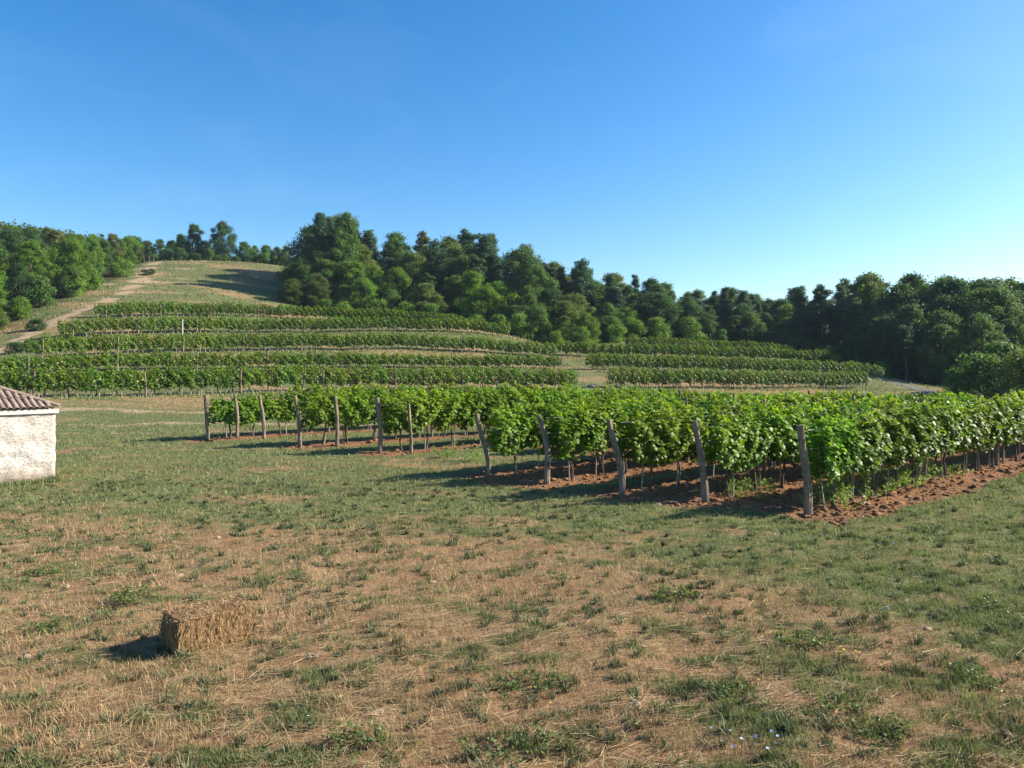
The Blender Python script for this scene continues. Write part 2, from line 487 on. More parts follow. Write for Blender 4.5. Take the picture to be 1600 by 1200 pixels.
def mat_ground():
    t = NT("ground")
    pw = t.pos("World")
    ps = t.pos("World", (1, 2.4, 1))
    nbig = t.noise(ps, .55, 4)
    nmid = t.noise(pw, 3.2, 5, .7)
    nfine = t.noise(pw, 24, 5, .75)
    nstraw = t.noise(t.pos("World", (1, 3.0, 1)), 14, 4, .7)
    g = t.mix(t.ramp(nmid, .3, .7), (0.100, 0.122, 0.046), (0.215, 0.222, 0.095))
    g = t.mix(t.ramp(nfine, .35, .75), t.mul(g, (.62, .62, .62)), g)
    d = t.mix(t.ramp(nstraw, .3, .7), (0.175, 0.108, 0.054), (0.39, 0.275, 0.150))
    d = t.mix(t.ramp(nmid, .52, .75), d, (0.20, 0.120, 0.060))
    nspot = t.noise(pw, 1.7, 5, .75)
    d = t.mix(t.math('MULTIPLY', t.ramp(nspot, .50, .62), .8), d, (0.125, 0.115, 0.050))
    d = t.mix(t.math('MULTIPLY', t.ramp(nfine, .55, .72), .6), d, (0.10, 0.062, 0.034))
    d = t.mix(t.math('MULTIPLY', t.attr("greenp"), .75), d, t.mix(nfine, (0.06, 0.066, 0.028), (0.135, 0.135, 0.06)))
    bc = t.mix(t.ramp(nfine, .3, .7), (0.125, 0.068, 0.033), (0.33, 0.205, 0.108))
    d = t.mix(t.math('MULTIPLY', t.attr("barep"), .9), d, bc)
    g = t.mix(t.math('MULTIPLY', t.attr("barep"), .45), g, bc)
    f = t.math('ADD', t.attr("dry"), t.math('MULTIPLY', t.math('SUBTRACT', nbig, .5), .9))
    f = t.math('ADD', f, t.math('MULTIPLY', t.math('SUBTRACT', nmid, .5), .7))
    c = t.mix(t.ramp(f, .25, .75), g, d)
    dc = t.mix(t.ramp(nmid, .3, .7), (0.255, 0.180, 0.110), (0.42, 0.315, 0.205))
    fd = t.math('ADD', t.attr("dirt"), t.math('MULTIPLY', t.math('SUBTRACT', nmid, .5), .55))
    c = t.mix(t.ramp(fd, .28, .66), c, dc)
    sc = t.mix(t.ramp(nfine, .3, .7), (0.120, 0.060, 0.030), (0.285, 0.158, 0.082))
    sc = t.mix(t.ramp(nmid, .52, .75), sc, (0.17, 0.085, 0.048))
    fs = t.math('ADD', t.attr("soil"), t.math('MULTIPLY', t.math('SUBTRACT', nmid, .5), .5))
    c = t.mix(t.ramp(fs, .35, .6), c, sc)
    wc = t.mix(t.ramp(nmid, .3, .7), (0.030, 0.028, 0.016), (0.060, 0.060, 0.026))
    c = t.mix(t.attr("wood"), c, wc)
    h = t.math('ADD', nfine, t.math('MULTIPLY', nmid, 1.5))
    return t.finish(c, .95, .05, t.bump(h, .7, .06))
M["ground"] = mat_ground()
ny, nx = GX.shape
idx = np.arange(nx * ny).reshape(ny, nx)
faces = np.stack([idx[:-1, :-1], idx[:-1, 1:], idx[1:, 1:], idx[1:, :-1]], -1).reshape(-1, 4)
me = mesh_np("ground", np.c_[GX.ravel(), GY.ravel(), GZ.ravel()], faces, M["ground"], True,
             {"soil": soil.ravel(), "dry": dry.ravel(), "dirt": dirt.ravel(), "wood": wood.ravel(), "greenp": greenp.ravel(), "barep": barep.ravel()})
tag(ob("ground", me), kind="structure")

# asphalt lane curving round the right-hand foot of the slope
def strip(name, pts, width, mat, lift):
    pts = [np.array(p) for p in pts]
    fine = []
    for a, b in zip(pts[:-1], pts[1:]):
        for k in range(8): fine.append(a + (b - a) * k / 8)
    fine.append(pts[-1])
    v = []; f = []
    for i, p in enumerate(fine):
        t = fine[min(i + 1, len(fine) - 1)] - fine[max(i - 1, 0)]; t = t / np.linalg.norm(t); n = np.array([-t[1], t[0]])
        for s in (-1, -.4, .4, 1):
            q = p + n * s * width / 2
            v.append((q[0], q[1], zg(*q) + lift * (1.0 if abs(s) < .9 else .2)))
        if i:
            o = (i - 1) * 4
            for k in range(3): f.append((o + k, o + k + 1, o + k + 5, o + k + 4))
    me = bpy.data.meshes.new(name); me.from_pydata(v, [], f); me.update(); me.materials.append(mat)
    return ob(name, me)
t = NT("lane"); n = t.noise(t.pos("World"), 4, 4)
M["lane"] = t.finish(t.mix(n, (0.09, 0.086, 0.082), (0.15, 0.145, 0.138)), .9, .1)
tag(strip("lane", [XY(1560, 66), XY(1490, 76), XY(1455, 84), XY(1425, 91), XY(1395, 97), XY(1350, 101)], 2.6, M["lane"], .06), kind="structure")

# ------------------------------------------------------------------ leaf cards
def leaf_cards(Cn, Nr, size, rn, wid=0.6, fold=0.18, up=None, lobed=False):
    """folded leaves at centres Cn facing Nr; returns verts, quads, per-vertex random"""
    n = len(Cn)
    Nr = Nr / np.maximum(np.linalg.norm(Nr, axis=1, keepdims=True), 1e-6)
    a = rn.normal(size=(n, 3)) if up is None else up + rn.normal(size=(n, 3)) * .35
    a = a - (a * Nr).sum(1, keepdims=True) * Nr
    a /= np.maximum(np.linalg.norm(a, axis=1, keepdims=True), 1e-6)
    b = np.cross(Nr, a)
    s = size[:, None] if np.ndim(size) else size
    rv = rn.random(n)
    if not lobed:
        base = Cn - a * s * .5; tip = Cn + a * s * .5
        L = Cn + b * s * wid * .5 - Nr * s * fold; Rr = Cn - b * s * wid * .5 - Nr * s * fold
        V = np.stack([base, L, tip, Rr], 1).reshape(-1, 3)
        Fq = np.arange(n * 4).reshape(n, 4)
        return V, Fq, np.repeat(rv, 4)
    base = Cn - a * s * .42; tip = Cn + a * s * .55
    L1 = Cn - a * s * .25 + b * s * .52 - Nr * s * fold; L2 = Cn + a * s * .22 + b * s * .40 - Nr * s * fold * .8
    R1 = Cn - a * s * .25 - b * s * .52 - Nr * s * fold; R2 = Cn + a * s * .22 - b * s * .40 - Nr * s * fold * .8
    V = np.stack([base, L1, L2, tip, R2, R1], 1).reshape(-1, 3)
    o = np.arange(n)[:, None] * 6
    Fq = np.concatenate([o + np.array([[0, 1, 2, 3]]), o + np.array([[0, 3, 4, 5]])], 0)
    return V, Fq, np.repeat(rv, 6)

def sph(n, rn):
    v = rn.normal(size=(n, 3)); return v / np.linalg.norm(v, axis=1, keepdims=True)

# ------------------------------------------------------------------ trees (unit height 1 = 10 m prototypes, scaled on placing)
def broadleaf_proto(seed, H=10.0, wide=3.4, base=0.08, nlobe=13, sub=10, per=120, leaf=.20):
    rn = np.random.default_rng(seed); rr = random.Random(seed)
    mb = MB()
    tp = [(0, 0, -.4), (rr.uniform(-.1, .1), rr.uniform(-.1, .1), H * .18), (rr.uniform(-.3, .3), rr.uniform(-.3, .3), H * .45), (rr.uniform(-.5, .5), rr.uniform(-.5, .5), H * .8)]
    mb.tube(tp, [.26, .20, .14, .04], 8)
    Cs = []; Ns = []; Ss = []; a = rr.uniform(0, 6.28)
    for i in range(nlobe):
        zz = (i + .5 + rr.uniform(-.4, .4)) / nlobe
        prof = wide * max(.12, math.sin(math.pi * min(.97, zz * .78 + .20))) ** .8
        a += 2.4 + rr.uniform(-.5, .5)
        Rl = wide * rr.uniform(.22, .40) * (1 - .30 * zz)
        rad = max(0, prof - Rl * .6) * rr.uniform(.35, 1.12) if i < nlobe - 1 else 0
        cz = min(H * (base + (1 - base) * zz), H - Rl * .8)
        lc = np.array([rad * math.cos(a), rad * math.sin(a), max(cz, Rl * .7)])
        if i % 3 == 0 and lc[2] > H * .22:
            b0 = Vector((tp[2][0] * .6, tp[2][1] * .6, max(H * .14, lc[2] * .55))); q = Vector(lc)
            mb.tube([b0, b0.lerp(q, .5) + Vector((0, 0, .2)), q], [.09, .06, .02], 5, False)
        dS = sph(sub, rn); dS[:, 2] = dS[:, 2] * .8 + .15
        for j in range(sub):
            sc_ = lc + dS[j] * Rl * rr.uniform(.35, 1.08) * np.array([1.05, 1.05, .95]); r = Rl * rr.uniform(.26, .55)
            k = int(per * (r / .55) ** 2) + 22
            d = sph(k, rn)
            p = d * (r * (.45 + .75 * rn.random(k)) * (1 + .7 * rn.random(k) ** 5))[:, None] * np.array([1.1, 1.1, 1.0]) + sc_
            p = p + rn.normal(size=(k, 3)) * .17
            p[:, 2] = np.maximum(p[:, 2], .05)
            Cs.append(p); Ns.append(d * .4 + dS[j] * .5 + rn.normal(size=(k, 3)) * .6 + np.array([0, 0, .35])); Ss.append(leaf * (.6 + .75 * rn.random(k)))
    V, Q, rv = leaf_cards(np.concatenate(Cs), np.concatenate(Ns), np.concatenate(Ss), rn, .7)
    return (mb.mesh("trunk", M["bark"]), mesh_np("crown", V, Q, M["tree_leaf"], False, {"rnd": rv}))

def pine_proto(seed, H=14.0, start=.42, wide=2.6, per=130, leaf=.32, cone=.6):
    rn = np.random.default_rng(seed); rr = random.Random(seed)
    mb = MB()
    lx, ly = rr.uniform(-.4, .4), rr.uniform(-.4, .4)
    mb.tube([(0, 0, -.4), (lx * .3, ly * .3, H * .3), (lx * .7, ly * .7, H * .65), (lx, ly, H * .97)], [.22, .17, .12, .03], 8)
    Cs = []; Ns = []; Ss = []
    nbr = 62
    for ib in range(nbr):
        z = start + (.975 - start) * (ib + rr.random()) / nbr
        zz = (z - start) / (1 - start)
        a = rr.uniform(0, 6.283)
        L = wide * ((1 - zz) ** cone * .95 + .10) * rr.uniform(.45, 1.12)
        zb = z * H + rr.uniform(-.3, .3)
        e = Vector((lx * z + L * math.cos(a), ly * z + L * math.sin(a), zb + L * rr.uniform(.05, .55)))
        s = Vector((lx * z, ly * z, zb))
        mb.tube([s, s.lerp(e, .55) + Vector((0, 0, -.08)), e], [.05, .035, .012], 4, False)
        nc = 3 if L > 1.2 else 2
        for c in range(nc):
            q = s.lerp(e, .45 + .55 * c / max(1, nc - 1)) + Vector((rr.uniform(-.3, .3), rr.uniform(-.3, .3), rr.uniform(0, .3)))
            r = rr.uniform(.38, .78) * (1 - .35 * zz)
            kk = int(per * r * r / .36)
            d = sph(kk, rn)
            p = d * (r * (.5 + .65 * rn.random(kk)))[:, None] * np.array([1.15, 1.15, .8]) + np.array(q) + rn.normal(size=(kk, 3)) * .12
            Cs.append(p); Ns.append(d * .6 + rn.normal(size=(kk, 3)) * .5 + np.array([0, 0, .4])); Ss.append(leaf * (.55 + .8 * rn.random(kk)))
    V, Q, rv = leaf_cards(np.concatenate(Cs), np.concatenate(Ns), np.concatenate(Ss), rn, .40)
    return (mb.mesh("trunk", M["pine_bark"]), mesh_np("crown", V, Q, M["needle"], False, {"rnd": rv}))

def shrub_proto(seed, H=4.0, wide=2.4, nblob=26, per=150, leaf=.24):
    rn = np.random.default_rng(seed); rr = random.Random(seed)
    mb = MB(); Cs = []; Ns = []; Ss = []
    for k in range(5):
        a = rr.uniform(0, 6.28); mb.tube([(0, 0, -.3), (.4 * math.cos(a), .4 * math.sin(a), H * .3), (1.1 * math.cos(a), 1.1 * math.sin(a), H * .65)], [.07, .05, .015], 5, False)
    for i in range(nblob):
        z = rr.uniform(.03, .92); w = wide * (1 - z ** 2.2) ** .5
        a = rr.uniform(0, 6.283); rad = w * math.sqrt(rr.random()) * .85
        r = rr.uniform(.4, .85); k = int(per * (r / .6) ** 2)
        d = sph(k, rn)
        p = d * (r * (.7 + .5 * rn.random(k)) * (1 + .6 * rn.random(k) ** 5))[:, None] * np.array([1.1, 1.1, .85]) + np.array([rad * math.cos(a), rad * math.sin(a), z * H])
        p[:, 2] = np.maximum(p[:, 2], .02)
        Cs.append(p); Ns.append(d * .8 + rn.normal(size=(k, 3)) * .55 + np.array([0, 0, .4])); Ss.append(leaf * (.65 + .7 * rn.random(k)))
    V, Q, rv = leaf_cards(np.concatenate(Cs), np.concatenate(Ns), np.concatenate(Ss), rn, .7)
    return (mb.mesh("stem", M["bark"]), mesh_np("crown", V, Q, M["tree_leaf"], False, {"rnd": rv}))

BROAD = [broadleaf_proto(100 + k, 10, w, b, nl) for k, (w, b, nl) in enumerate(((3.4, .05, 36), (2.9, .08, 32), (3.8, .04, 40), (2.7, .06, 30), (3.1, .16, 30), (3.5, .10, 36), (3.2, .03, 34)))]
PINE = [pine_proto(200 + k, 14, s, w, cone=c) for k, (s, w, c) in enumerate(((.26, 2.8, 1.1), (.44, 2.4, .7), (.34, 2.7, 1.0), (.18, 2.6, 1.3), (.50, 2.5, .55)))]
SHRUB = [shrub_proto(300 + k, 4, w) for k, w in enumerate((2.4, 2.0, 2.8, 2.2))]

TINT = {
    "bright green": (0.120, 0.230, 0.034), "mid green": (0.085, 0.168, 0.044), "deep green": (0.058, 0.122, 0.048),
    "olive green": (0.112, 0.165, 0.046), "blue green": (0.052, 0.112, 0.062), "brownish green": (0.115, 0.138, 0.052),
}
TREES = []      # (u, name, look, place, obj) for labels
def tree(u, d, h, species, tint, place, wscale=1.0, label=None, group=None):
    x, y = XY(u, d)
    z = zg(x, y)
    protos, H0, name = {"broadleaf": (BROAD, 10.0, "broadleaf_tree"), "pine": (PINE, 14.0, "pine_tree"), "shrub": (SHRUB, 4.0, "shrub")}[species]
    tr, cr = protos[random.randrange(len(protos))]
    s = h / H0
    e = bpy.data.objects.new(name, None); COL.objects.link(e)
    e.location = (x, y, z - .05); e.rotation_euler = (0, 0, random.uniform(0, 6.283))
    w = s * wscale * random.uniform(.92, 1.1)
    e.scale = (w, w, s)
    c = np.array(TINT[tint]) * random.uniform(.85, 1.15)
    ob("stem" if species == "shrub" else "trunk", tr, e)
    ob("crown", cr, e, color=tuple(c))
    e["category"] = "shrub" if species == "shrub" else "tree"
    if group: e["group"] = group
    if label: e["label"] = label
    else: TREES.append((u, d, e, h, species, tint, place))
    return e

SKY_U = np.array([-200, 0, 60, 100, 150, 200, 240, 270, 285, 310, 330, 345, 365, 385, 420, 445, 465, 480, 500, 540, 560, 600, 640, 670, 710, 735, 780, 820, 850, 870, 890, 905, 925, 940, 955, 975, 1005, 1030, 1060, 1085, 1100, 1130, 1165, 1185, 1215, 1235, 1260, 1300, 1330, 1350, 1400, 1460, 1520, 1600, 1750])
SKY_V = np.array([318, 338, 352, 358, 360, 366, 374, 374, 355, 352, 360, 348, 366, 380, 385, 388, 375, 345, 335, 338, 352, 362, 362, 358, 368, 360, 365, 378, 395, 420, 412, 408, 425, 432, 428, 432, 430, 440, 460, 450, 455, 450, 455, 470, 470, 450, 448, 450, 440, 432, 430, 434, 440, 436, 430])
def cap_h(u, d):
    x, y = XY(u, d)
    return (VH - np.interp(u, SKY_U, SKY_V)) * d / F + CAMZ - zg(x, y)

rw = random.Random(3)
def pick(opts):
    r = rw.random() * sum(w for _, w in opts)
    for o, w in opts:
        r -= w
        if r <= 0: return o
    return opts[-1][0]

def place_of(u):
    for lim, ph in ((60, "on the wooded slope at the left edge"), (150, "left of the dirt track, halfway up"), (250, "left of the dirt track near its top"),
                    (450, "behind the grassy hilltop"), (540, "at the hilltop end of the middle wood"), (640, "above the top vine terrace"),
                    (760, "in the middle wood above the terraces"), (870, "over the right end of the upper terraces"), (960, "behind the gap between the terraces"),
                    (1060, "behind the far right vine rows"), (1180, "in the low dip of the wood"), (1270, "where the wood rises again on the right"),
                    (1350, "in the tall shaded wood on the right"), (1450, "in the shaded wood above the lane"), (1540, "in the dark wood beside the pale lane"), (9999, "in the dark wood at the right edge")):
        if u < lim: return ph

# middle and right wood, four ranks deep
for k in range(5):
    u = 462 + k * 13
    while u < 1720:
        d = float(wood_front(u)) + 2.5 + k * 6.5 + rw.uniform(-1.5, 1.5)
        hmax = cap_h(u, d)
        frac = (rw.uniform(.30, .46), rw.uniform(.46, .62), rw.uniform(.62, .80), rw.uniform(.80, .96), rw.uniform(.93, 1.03))[k]
        if 1000 < u < 1230: frac = min(1.0, frac + .2)
        if u > 1230: frac = min(1.0, frac + (.05 if u < 1335 and k < 3 else .20))
        h = float(np.clip(hmax * frac, 4.0, 20))
        if u < 560: sp = pick((("broadleaf", 3), ("pine", 1.2 if k > 2 else .1)))
        elif u < 1010: sp = pick((("broadleaf", 3 if k < 2 else 1), ("pine", (.1, .15, .7, 1.4, 2.2)[k])))
        elif u < 1230: sp = pick((("broadleaf", 3), ("pine", 1.0)))
        elif u < 1340: sp = pick((("broadleaf", 1 if k < 2 else .25), ("pine", .6 if k < 2 else 2)))
        else: sp = pick((("broadleaf", 2.8), ("pine", 1.2)))
        if u < 1000 and k < 2: tn = pick((("bright green", 2), ("mid green", 2.4), ("olive green", 1.2)))
        elif u < 1000: tn = pick((("mid green", 1.2), ("deep green", 2), ("olive green", .8)))
        else: tn = pick((("mid green", 1), ("deep green", 2.2), ("olive green", .5)))
        if sp == "pine": tn = pick((("blue green", 2), ("deep green", 1.5), ("brownish green", .3)))
        tree(u + rw.uniform(-12, 12), d, h, sp, tn, place_of(u), (1.5 if sp == "broadleaf" and h < 9 else (1.2 if sp == "broadleaf" else 1.08)), group="trees of the middle and right wood")
        u += rw.uniform(*((28, 46), (30, 48), (34, 52), (38, 56), (34, 54))[k]) * (1.0 if u < 1230 else 1.2) * 128 / d
# fringe shrubs along the wood's foot
u = 458
while u < 1420:
    d = float(wood_front(u)) - rw.uniform(-.5, 2.0)
    tree(u, d, rw.uniform(2.4, 4.6), "shrub", pick((("bright green", 2.6), ("mid green", 1.2), ("olive green", .5), ("deep green", .8 if u > 1000 else .2))), place_of(u).replace("in the ", "under the "), group="shrubs along the foot of the wood")
    u += rw.uniform(30, 52)
# left wooded slope
for k in range(5):
    u = -170 + k * 17
    while u < 232:
        d = float(wood_front(u)) + 4 + k * 9 + rw.uniform(-2, 2)
        hm = cap_h(u, d)
        h = float(np.clip(hm * (rw.uniform(.45, .62), rw.uniform(.6, .8), rw.uniform(.72, .95), rw.uniform(.8, .98), rw.uniform(.85, 1.0))[k], 4, 12))
        tree(u + rw.uniform(-12, 12), d, h, "broadleaf", pick((("bright green", 2.6 if k < 3 else .6), ("mid green", 2), ("deep green", .5 + .5 * k), ("brownish green", .5), ("olive green", .8))), place_of(u), 1.15, group="trees of the left wooded slope")
        u += rw.uniform(42, 62) * 115 / d
u = -140
while u < 215:
    d = float(wood_front(u)) + rw.uniform(-1.5, 2)
    tree(u, d, rw.uniform(2.4, 4.2), "shrub", pick((("bright green", 3), ("mid green", 1.5), ("olive green", .6))), place_of(u), group="shrubs beside the dirt track")
    u += rw.uniform(30, 48)
# skyline trees behind the grassy hilltop
for u, d, top, sp, tn, w in ((250, 186, 374, "broadleaf", "mid green", 1.2), (268, 190, 376, "broadleaf", "deep green", 1.2), (283, 184, 366, "broadleaf", "mid green", 1.0), (382, 184, 378, "broadleaf", "mid green", 1.2),
                             (398, 188, 384, "broadleaf", "olive green", 1.2), (416, 184, 384, "broadleaf", "mid green", 1.2), (433, 180, 386, "broadleaf", "olive green", 1.2), (448, 178, 384, "broadleaf", "mid green", 1.2),
                             (325, 194, 378, "broadleaf", "deep green", 1.2), (231, 192, 376, "broadleaf", "deep green", 1.2), (212, 190, 370, "broadleaf", "deep green", 1.2)):
    x, y = XY(u, d)
    tree(u, d, (VH - top) * d / F + CAMZ - zg(x, y), sp, tn, place_of(u), w, group="trees behind the grassy hilltop")
for u, d, top, tn, w, lab in ((303, 182, 352, "deep green", 1.05, "round-headed dark tree, left one of the pair topping the grassy hill"),
                              (347, 182, 347, "deep green", 1.05, "taller dark tree, right one of the pair topping the grassy hill")):
    x, y = XY(u, d)
    tree(u, d, (VH - top) * d / F + CAMZ - zg(x, y), "broadleaf", tn, "", w, lab, group="trees behind the grassy hilltop")
u = 245
while u < 455:
    tree(u, 174 + rw.uniform(-1, 2.5), rw.uniform(2.0, 3.4), "shrub", pick((("deep green", 2), ("mid green", 1))), "in the hedge along the grassy hilltop", group="hedge shrubs along the hilltop")
    u += rw.uniform(14, 24)
for u, d, top, lab in ((497, 138, 334, "tallest dark conifer standing over the hilltop end of the wood"), (517, 142, 338, "dense dark conifer just left of the broad pale-topped tree"),
                       (905, 140, 407, "slim pine breaking the skyline above the gap between the terraces"), (955, 140, 427, "thin bare-stemmed pine right of the skyline gap"),
                       (1130, 150, 449, "pointed conifer alone above the low dip of the wood"), (1163, 150, 455, "second pointed conifer above the low dip of the wood"),
                       (1252, 132, 449, "leftmost flat-topped pine of the tall right-hand wood"), (1283, 132, 449, "flat-topped pine with sky between its bare stems, right wood")):
    x, y = XY(u, d)
    tree(u, d, (VH - top) * d / F + CAMZ - zg(x, y), "pine", "blue green", "", 1.1, lab, group="trees of the middle and right wood")
x, y = XY(540, 140)
tree(540, 140, (VH - 335) * 140 / F + CAMZ - zg(x, y), "broadleaf", "mid green", "", .95, "broad pale-topped tree beside the tallest conifers of the wood", group="trees of the middle and right wood")
x, y = XY(112, 118)
tree(112, 118, (VH - 372) * 118 / F + CAMZ - zg(x, y), "broadleaf", "bright green", "", 1.15, "big bright green tree standing left of the dirt track", group="trees of the left wooded slope")
# sunlit bushes at the right edge, in front of the shaded wood
for u, d, h, tn, lab in ((1535, 76, 5.0, "mid green", "large sunlit bush left of the right picture edge, beyond the vines"), (1590, 72, 4.9, "olive green", "sunlit bush cut by the right picture edge"),
                         (1500, 80, 2.9, "mid green", "low bush at the left foot of the sunlit bushes by the lane"), (1560, 84, 5.6, "mid green", "tallest of the sunlit bushes beyond the vines on the right"), (1650, 76, 5.2, "olive green", "bush standing beyond the right picture edge")):
    tree(u, d, h, "shrub", tn, "", 1.05, lab, group="sunlit bushes by the lane")
for u, d, h, lab in ((58, 84, 1.3, "small dark bush added in place of the shaded bank where the dirt track bends"), (25, 72, 1.2, "low dark bush added in place of a shaded mound, lower end of dirt track"), (232, 140, 1.3, "tiny dark bush on the inner edge of the track's top bend")):
    tree(u, d, h, "shrub", "deep green", "", 1.5, lab, group="bushes added for the shaded banks of the dirt track")  # added dark bushes, standing in for shaded earth banks along the track

# labels for the trees of the wood: look, size, place and order from the left
by = {}
for u, d, e, h, sp, tn, place in TREES:
    size = "tall" if h > 12.5 else ("low" if h < 6.5 else "medium")
    if sp == "shrub": size = "small" if h < 3.2 else "bushy"
    kind = {"broadleaf": "broadleaf tree", "pine": "pine", "shrub": "shrub"}[sp]
    by.setdefault(f"{size} {tn} {kind} {place}", []).append((u, e))
ORD = ["leftmost", "second from left", "third from left", "fourth from left", "fifth from left", "sixth from left", "seventh from left", "eighth from left", "ninth from left", "tenth from left"]
for base, lst in by.items():
    lst.sort(key=lambda q: q[0])
    for i, (u, e) in enumerate(lst):
        e["label"] = base if len(lst) == 1 else (base + ", " + (ORD[i] if i < len(ORD) else ORD[-1]))

# the far wooded hill at the left: one mass of crowns
def far_wood():
    rn = np.random.default_rng(55); V = []; Q = []; A = []; off = 0
    for i in range(330):
        u = rn.uniform(-330, 250); d = rn.uniform(175, 262)
        if u > 200 and d < 215: continue
        x, y = XY(u, d); z = zg(x, y)
        hm = cap_h(u, d) if u > -200 else 12
        h = np.clip(rn.uniform(7, 11), 4, max(4, hm))
        k = 330
        dd = sph(k, rn); dd[:, 2] = np.abs(dd[:, 2]) * 1.0 - .15
        lump = 1 + .25 * np.sin(dd[:, 0] * 7 + i) * np.sin(dd[:, 1] * 6 + 2 * i)
        p = dd * (lump * (.75 + .3 * rn.random(k)))[:, None] * np.array([3.2, 3.2, h * .62]) + np.array([x, y, z + h * .36])
        v, q, r = leaf_cards(p, dd + rn.normal(size=(k, 3)) * .5 + np.array([0, 0, .4]), .75 * (.6 + .8 * rn.random(k)), rn, .75)
        V.append(v); Q.append(q + off); A.append(r * .6 + .4 * rn.random()); off += len(v)
    me = mesh_np("far_wood", np.concatenate(V), np.concatenate(Q), M["tree_leaf"], False, {"rnd": np.concatenate(A)})
    o = ob("far_wood", me, color=(0.075, 0.125, 0.045))
    tag(o, "distant wood covering the hillside behind the left slope", "wood", kind="stuff")
far_wood()

# ------------------------------------------------------------------ vines
def vine_proto(seed, L=1.2, n=1250, leaf=.105, lobed=True, z0=.76, z1=2.0, wid=.32):
    rn = np.random.default_rng(seed)
    s = rn.uniform(-.5, .5, n) * L * 1.12
    hgt = rn.random(n) ** .9
    top = z1 + .10 * np.sin(s * 5 + seed) + .08 * rn.normal(size=n) * (rn.random(n) < .5)
    low = z0 + .12 * np.sin(s * 4.1 + seed * 2) + .10 * rn.random(n)
    z = low + (top - low) * hgt
    prof = wid * (.55 + .6 * np.sin(math.pi * np.clip(hgt * .85 + .12, 0, 1)))
    side = np.where(rn.random(n) < .5, -1, 1)
    off = side * prof * (.45 + .6 * rn.random(n)) * (1 + .25 * np.sin(s * 9 + z * 7 + seed))
    P = np.c_[s, off, z]
    N = np.c_[rn.normal(size=n) * .55, side * (1.0 - .45 * hgt) + rn.normal(size=n) * .4, .45 + .9 * hgt ** 2 + rn.normal(size=n) * .35]
    # loose shoots standing out of the top and hanging at the foot
    ns = int(n * .10)
    sh = rn.integers(0, 6, ns); sx = rn.uniform(-.5, .5, 6) * L; sl = rn.uniform(.06, .28, 6); sy = rn.uniform(-.2, .2, 6)
    tt = rn.random(ns)
    P2 = np.c_[sx[sh] + rn.normal(size=ns) * .05, sy[sh] + rn.normal(size=ns) * .05, z1 + tt * sl[sh]]
    N2 = rn.normal(size=(ns, 3)) * .6 + np.array([0, 0, .4])
    P = np.concatenate([P, P2]); N = np.concatenate([N, N2])
    sz = leaf * (.6 + .75 * rn.random(len(P))); sz[n:] *= .75
    up = np.tile(np.array([0, 0, -1.0]), (len(P), 1))
    V, Q, rv = leaf_cards(P, N, sz, rn, .85, .15, up, lobed)
    hv = np.repeat(np.concatenate([hgt, np.ones(ns)]), 6 if lobed else 4)
    rv = np.clip(rv * .7 + hv * .35 - .05, 0, 1)          # younger, paler leaves towards the shoot tips
    return mesh_np("vine_foliage", V, Q, M["vine_leaf"], False, {"rnd": rv})

def trunk_proto(seed):
    rr = random.Random(seed); mb = MB()
    pts = [(0, 0, -.12)]; x = y = 0
    for k in range(5):
        x += rr.uniform(-.05, .05); y += rr.uniform(-.03, .03); pts.append((x, y, .14 + k * .19))
    mb.tube(pts, [.042, .036, .030, .030, .026, .024], 6, wob=.4, seed=seed)
    e = Vector(pts[-1])
    for s in (-1, 1):
        mb.tube([e, e + Vector((s * .2, 0, .10)), e + Vector((s * .45, .02, .12))], [.022, .017, .010], 5, False)
    return mb.mesh("vine_trunk", M["bark"])
def stake_proto(seed, h=1.5, r=.018):
    rr = random.Random(seed); mb = MB()
    mb.tube([(0, 0, -.12), (rr.uniform(-.02, .02), 0, h * .5), (rr.uniform(-.05, .05), rr.uniform(-.03, .03), h)], [r, r * .95, r * .85], 5, wob=.2, seed=seed)
    return mb.mesh("vine_stake", M["stake"])
def post_proto(seed, h=2.0, r=.075, bend=.04):
    rr = random.Random(seed); mb = MB()
    n = 8; pts = []; rad = []
    px = rr.uniform(-1, 1); 
    for k in range(n):
        f = k / (n - 1)
        pts.append((bend * math.sin(f * 4.2 + px) - bend * math.sin(px), bend * .5 * math.sin(f * 5 + 2 * px) - bend * .5 * math.sin(2 * px), -.15 + (h + .15) * f))
        rad.append(r * (1.08 - .25 * f) * rr.uniform(.92, 1.08))
    mb.tube(pts, rad, 9, wob=.28, seed=seed)
    return mb.mesh("post", M["post"])

VINE = [vine_proto(400 + k) for k in range(7)]
FARVINE = [vine_proto(430 + k, 1.4, 640, .165, False, .48, 1.85, .44) for k in range(6)]
TRUNK = [trunk_proto(500 + k) for k in range(6)]
STAKE = [stake_proto(520 + k) for k in range(4)]
FSTAKE = [stake_proto(530 + k, 1.35, .032) for k in range(3)]
MPOST = [post_proto(540 + k, 2.1, .055, .02) for k in range(4)]
FPOST = [post_proto(550 + k, 1.72, .07, .02) for k in range(3)]
row_ang = math.atan2(RD[1], RD[0])
VTINT = lambda r: tuple(np.array([1, 1, 1]) * r.uniform(.76, 1.2) * np.array([r.uniform(.85, 1.25), 1, 1]))
ORDN = ["nearest", "second", "third", "fourth", "fifth", "sixth", "seventh", "eighth", "ninth", "tenth"]
ROW_LABELS = [
    "nearest row of bright green vines, beside the ploughed red strip",
    "second row of bright green vines behind the ploughed red strip",
    "third row of bright green vines, headed by a split post",
    "fourth row of bright green vines, headed by a thin crooked post",
    "fifth row of vines, the first behind the grassy lane",
    "short vine row hidden behind the fifth, starting past the grassy lane",
    "short vine row in the back of the block, starting past the grassy lane",
    "vine row starting left of the grassy lane behind two posts",
    "vine row of the left block, second from its left end",
    "leftmost vine row, its first vines sparse and pale",
]
rv_ = random.Random(9)
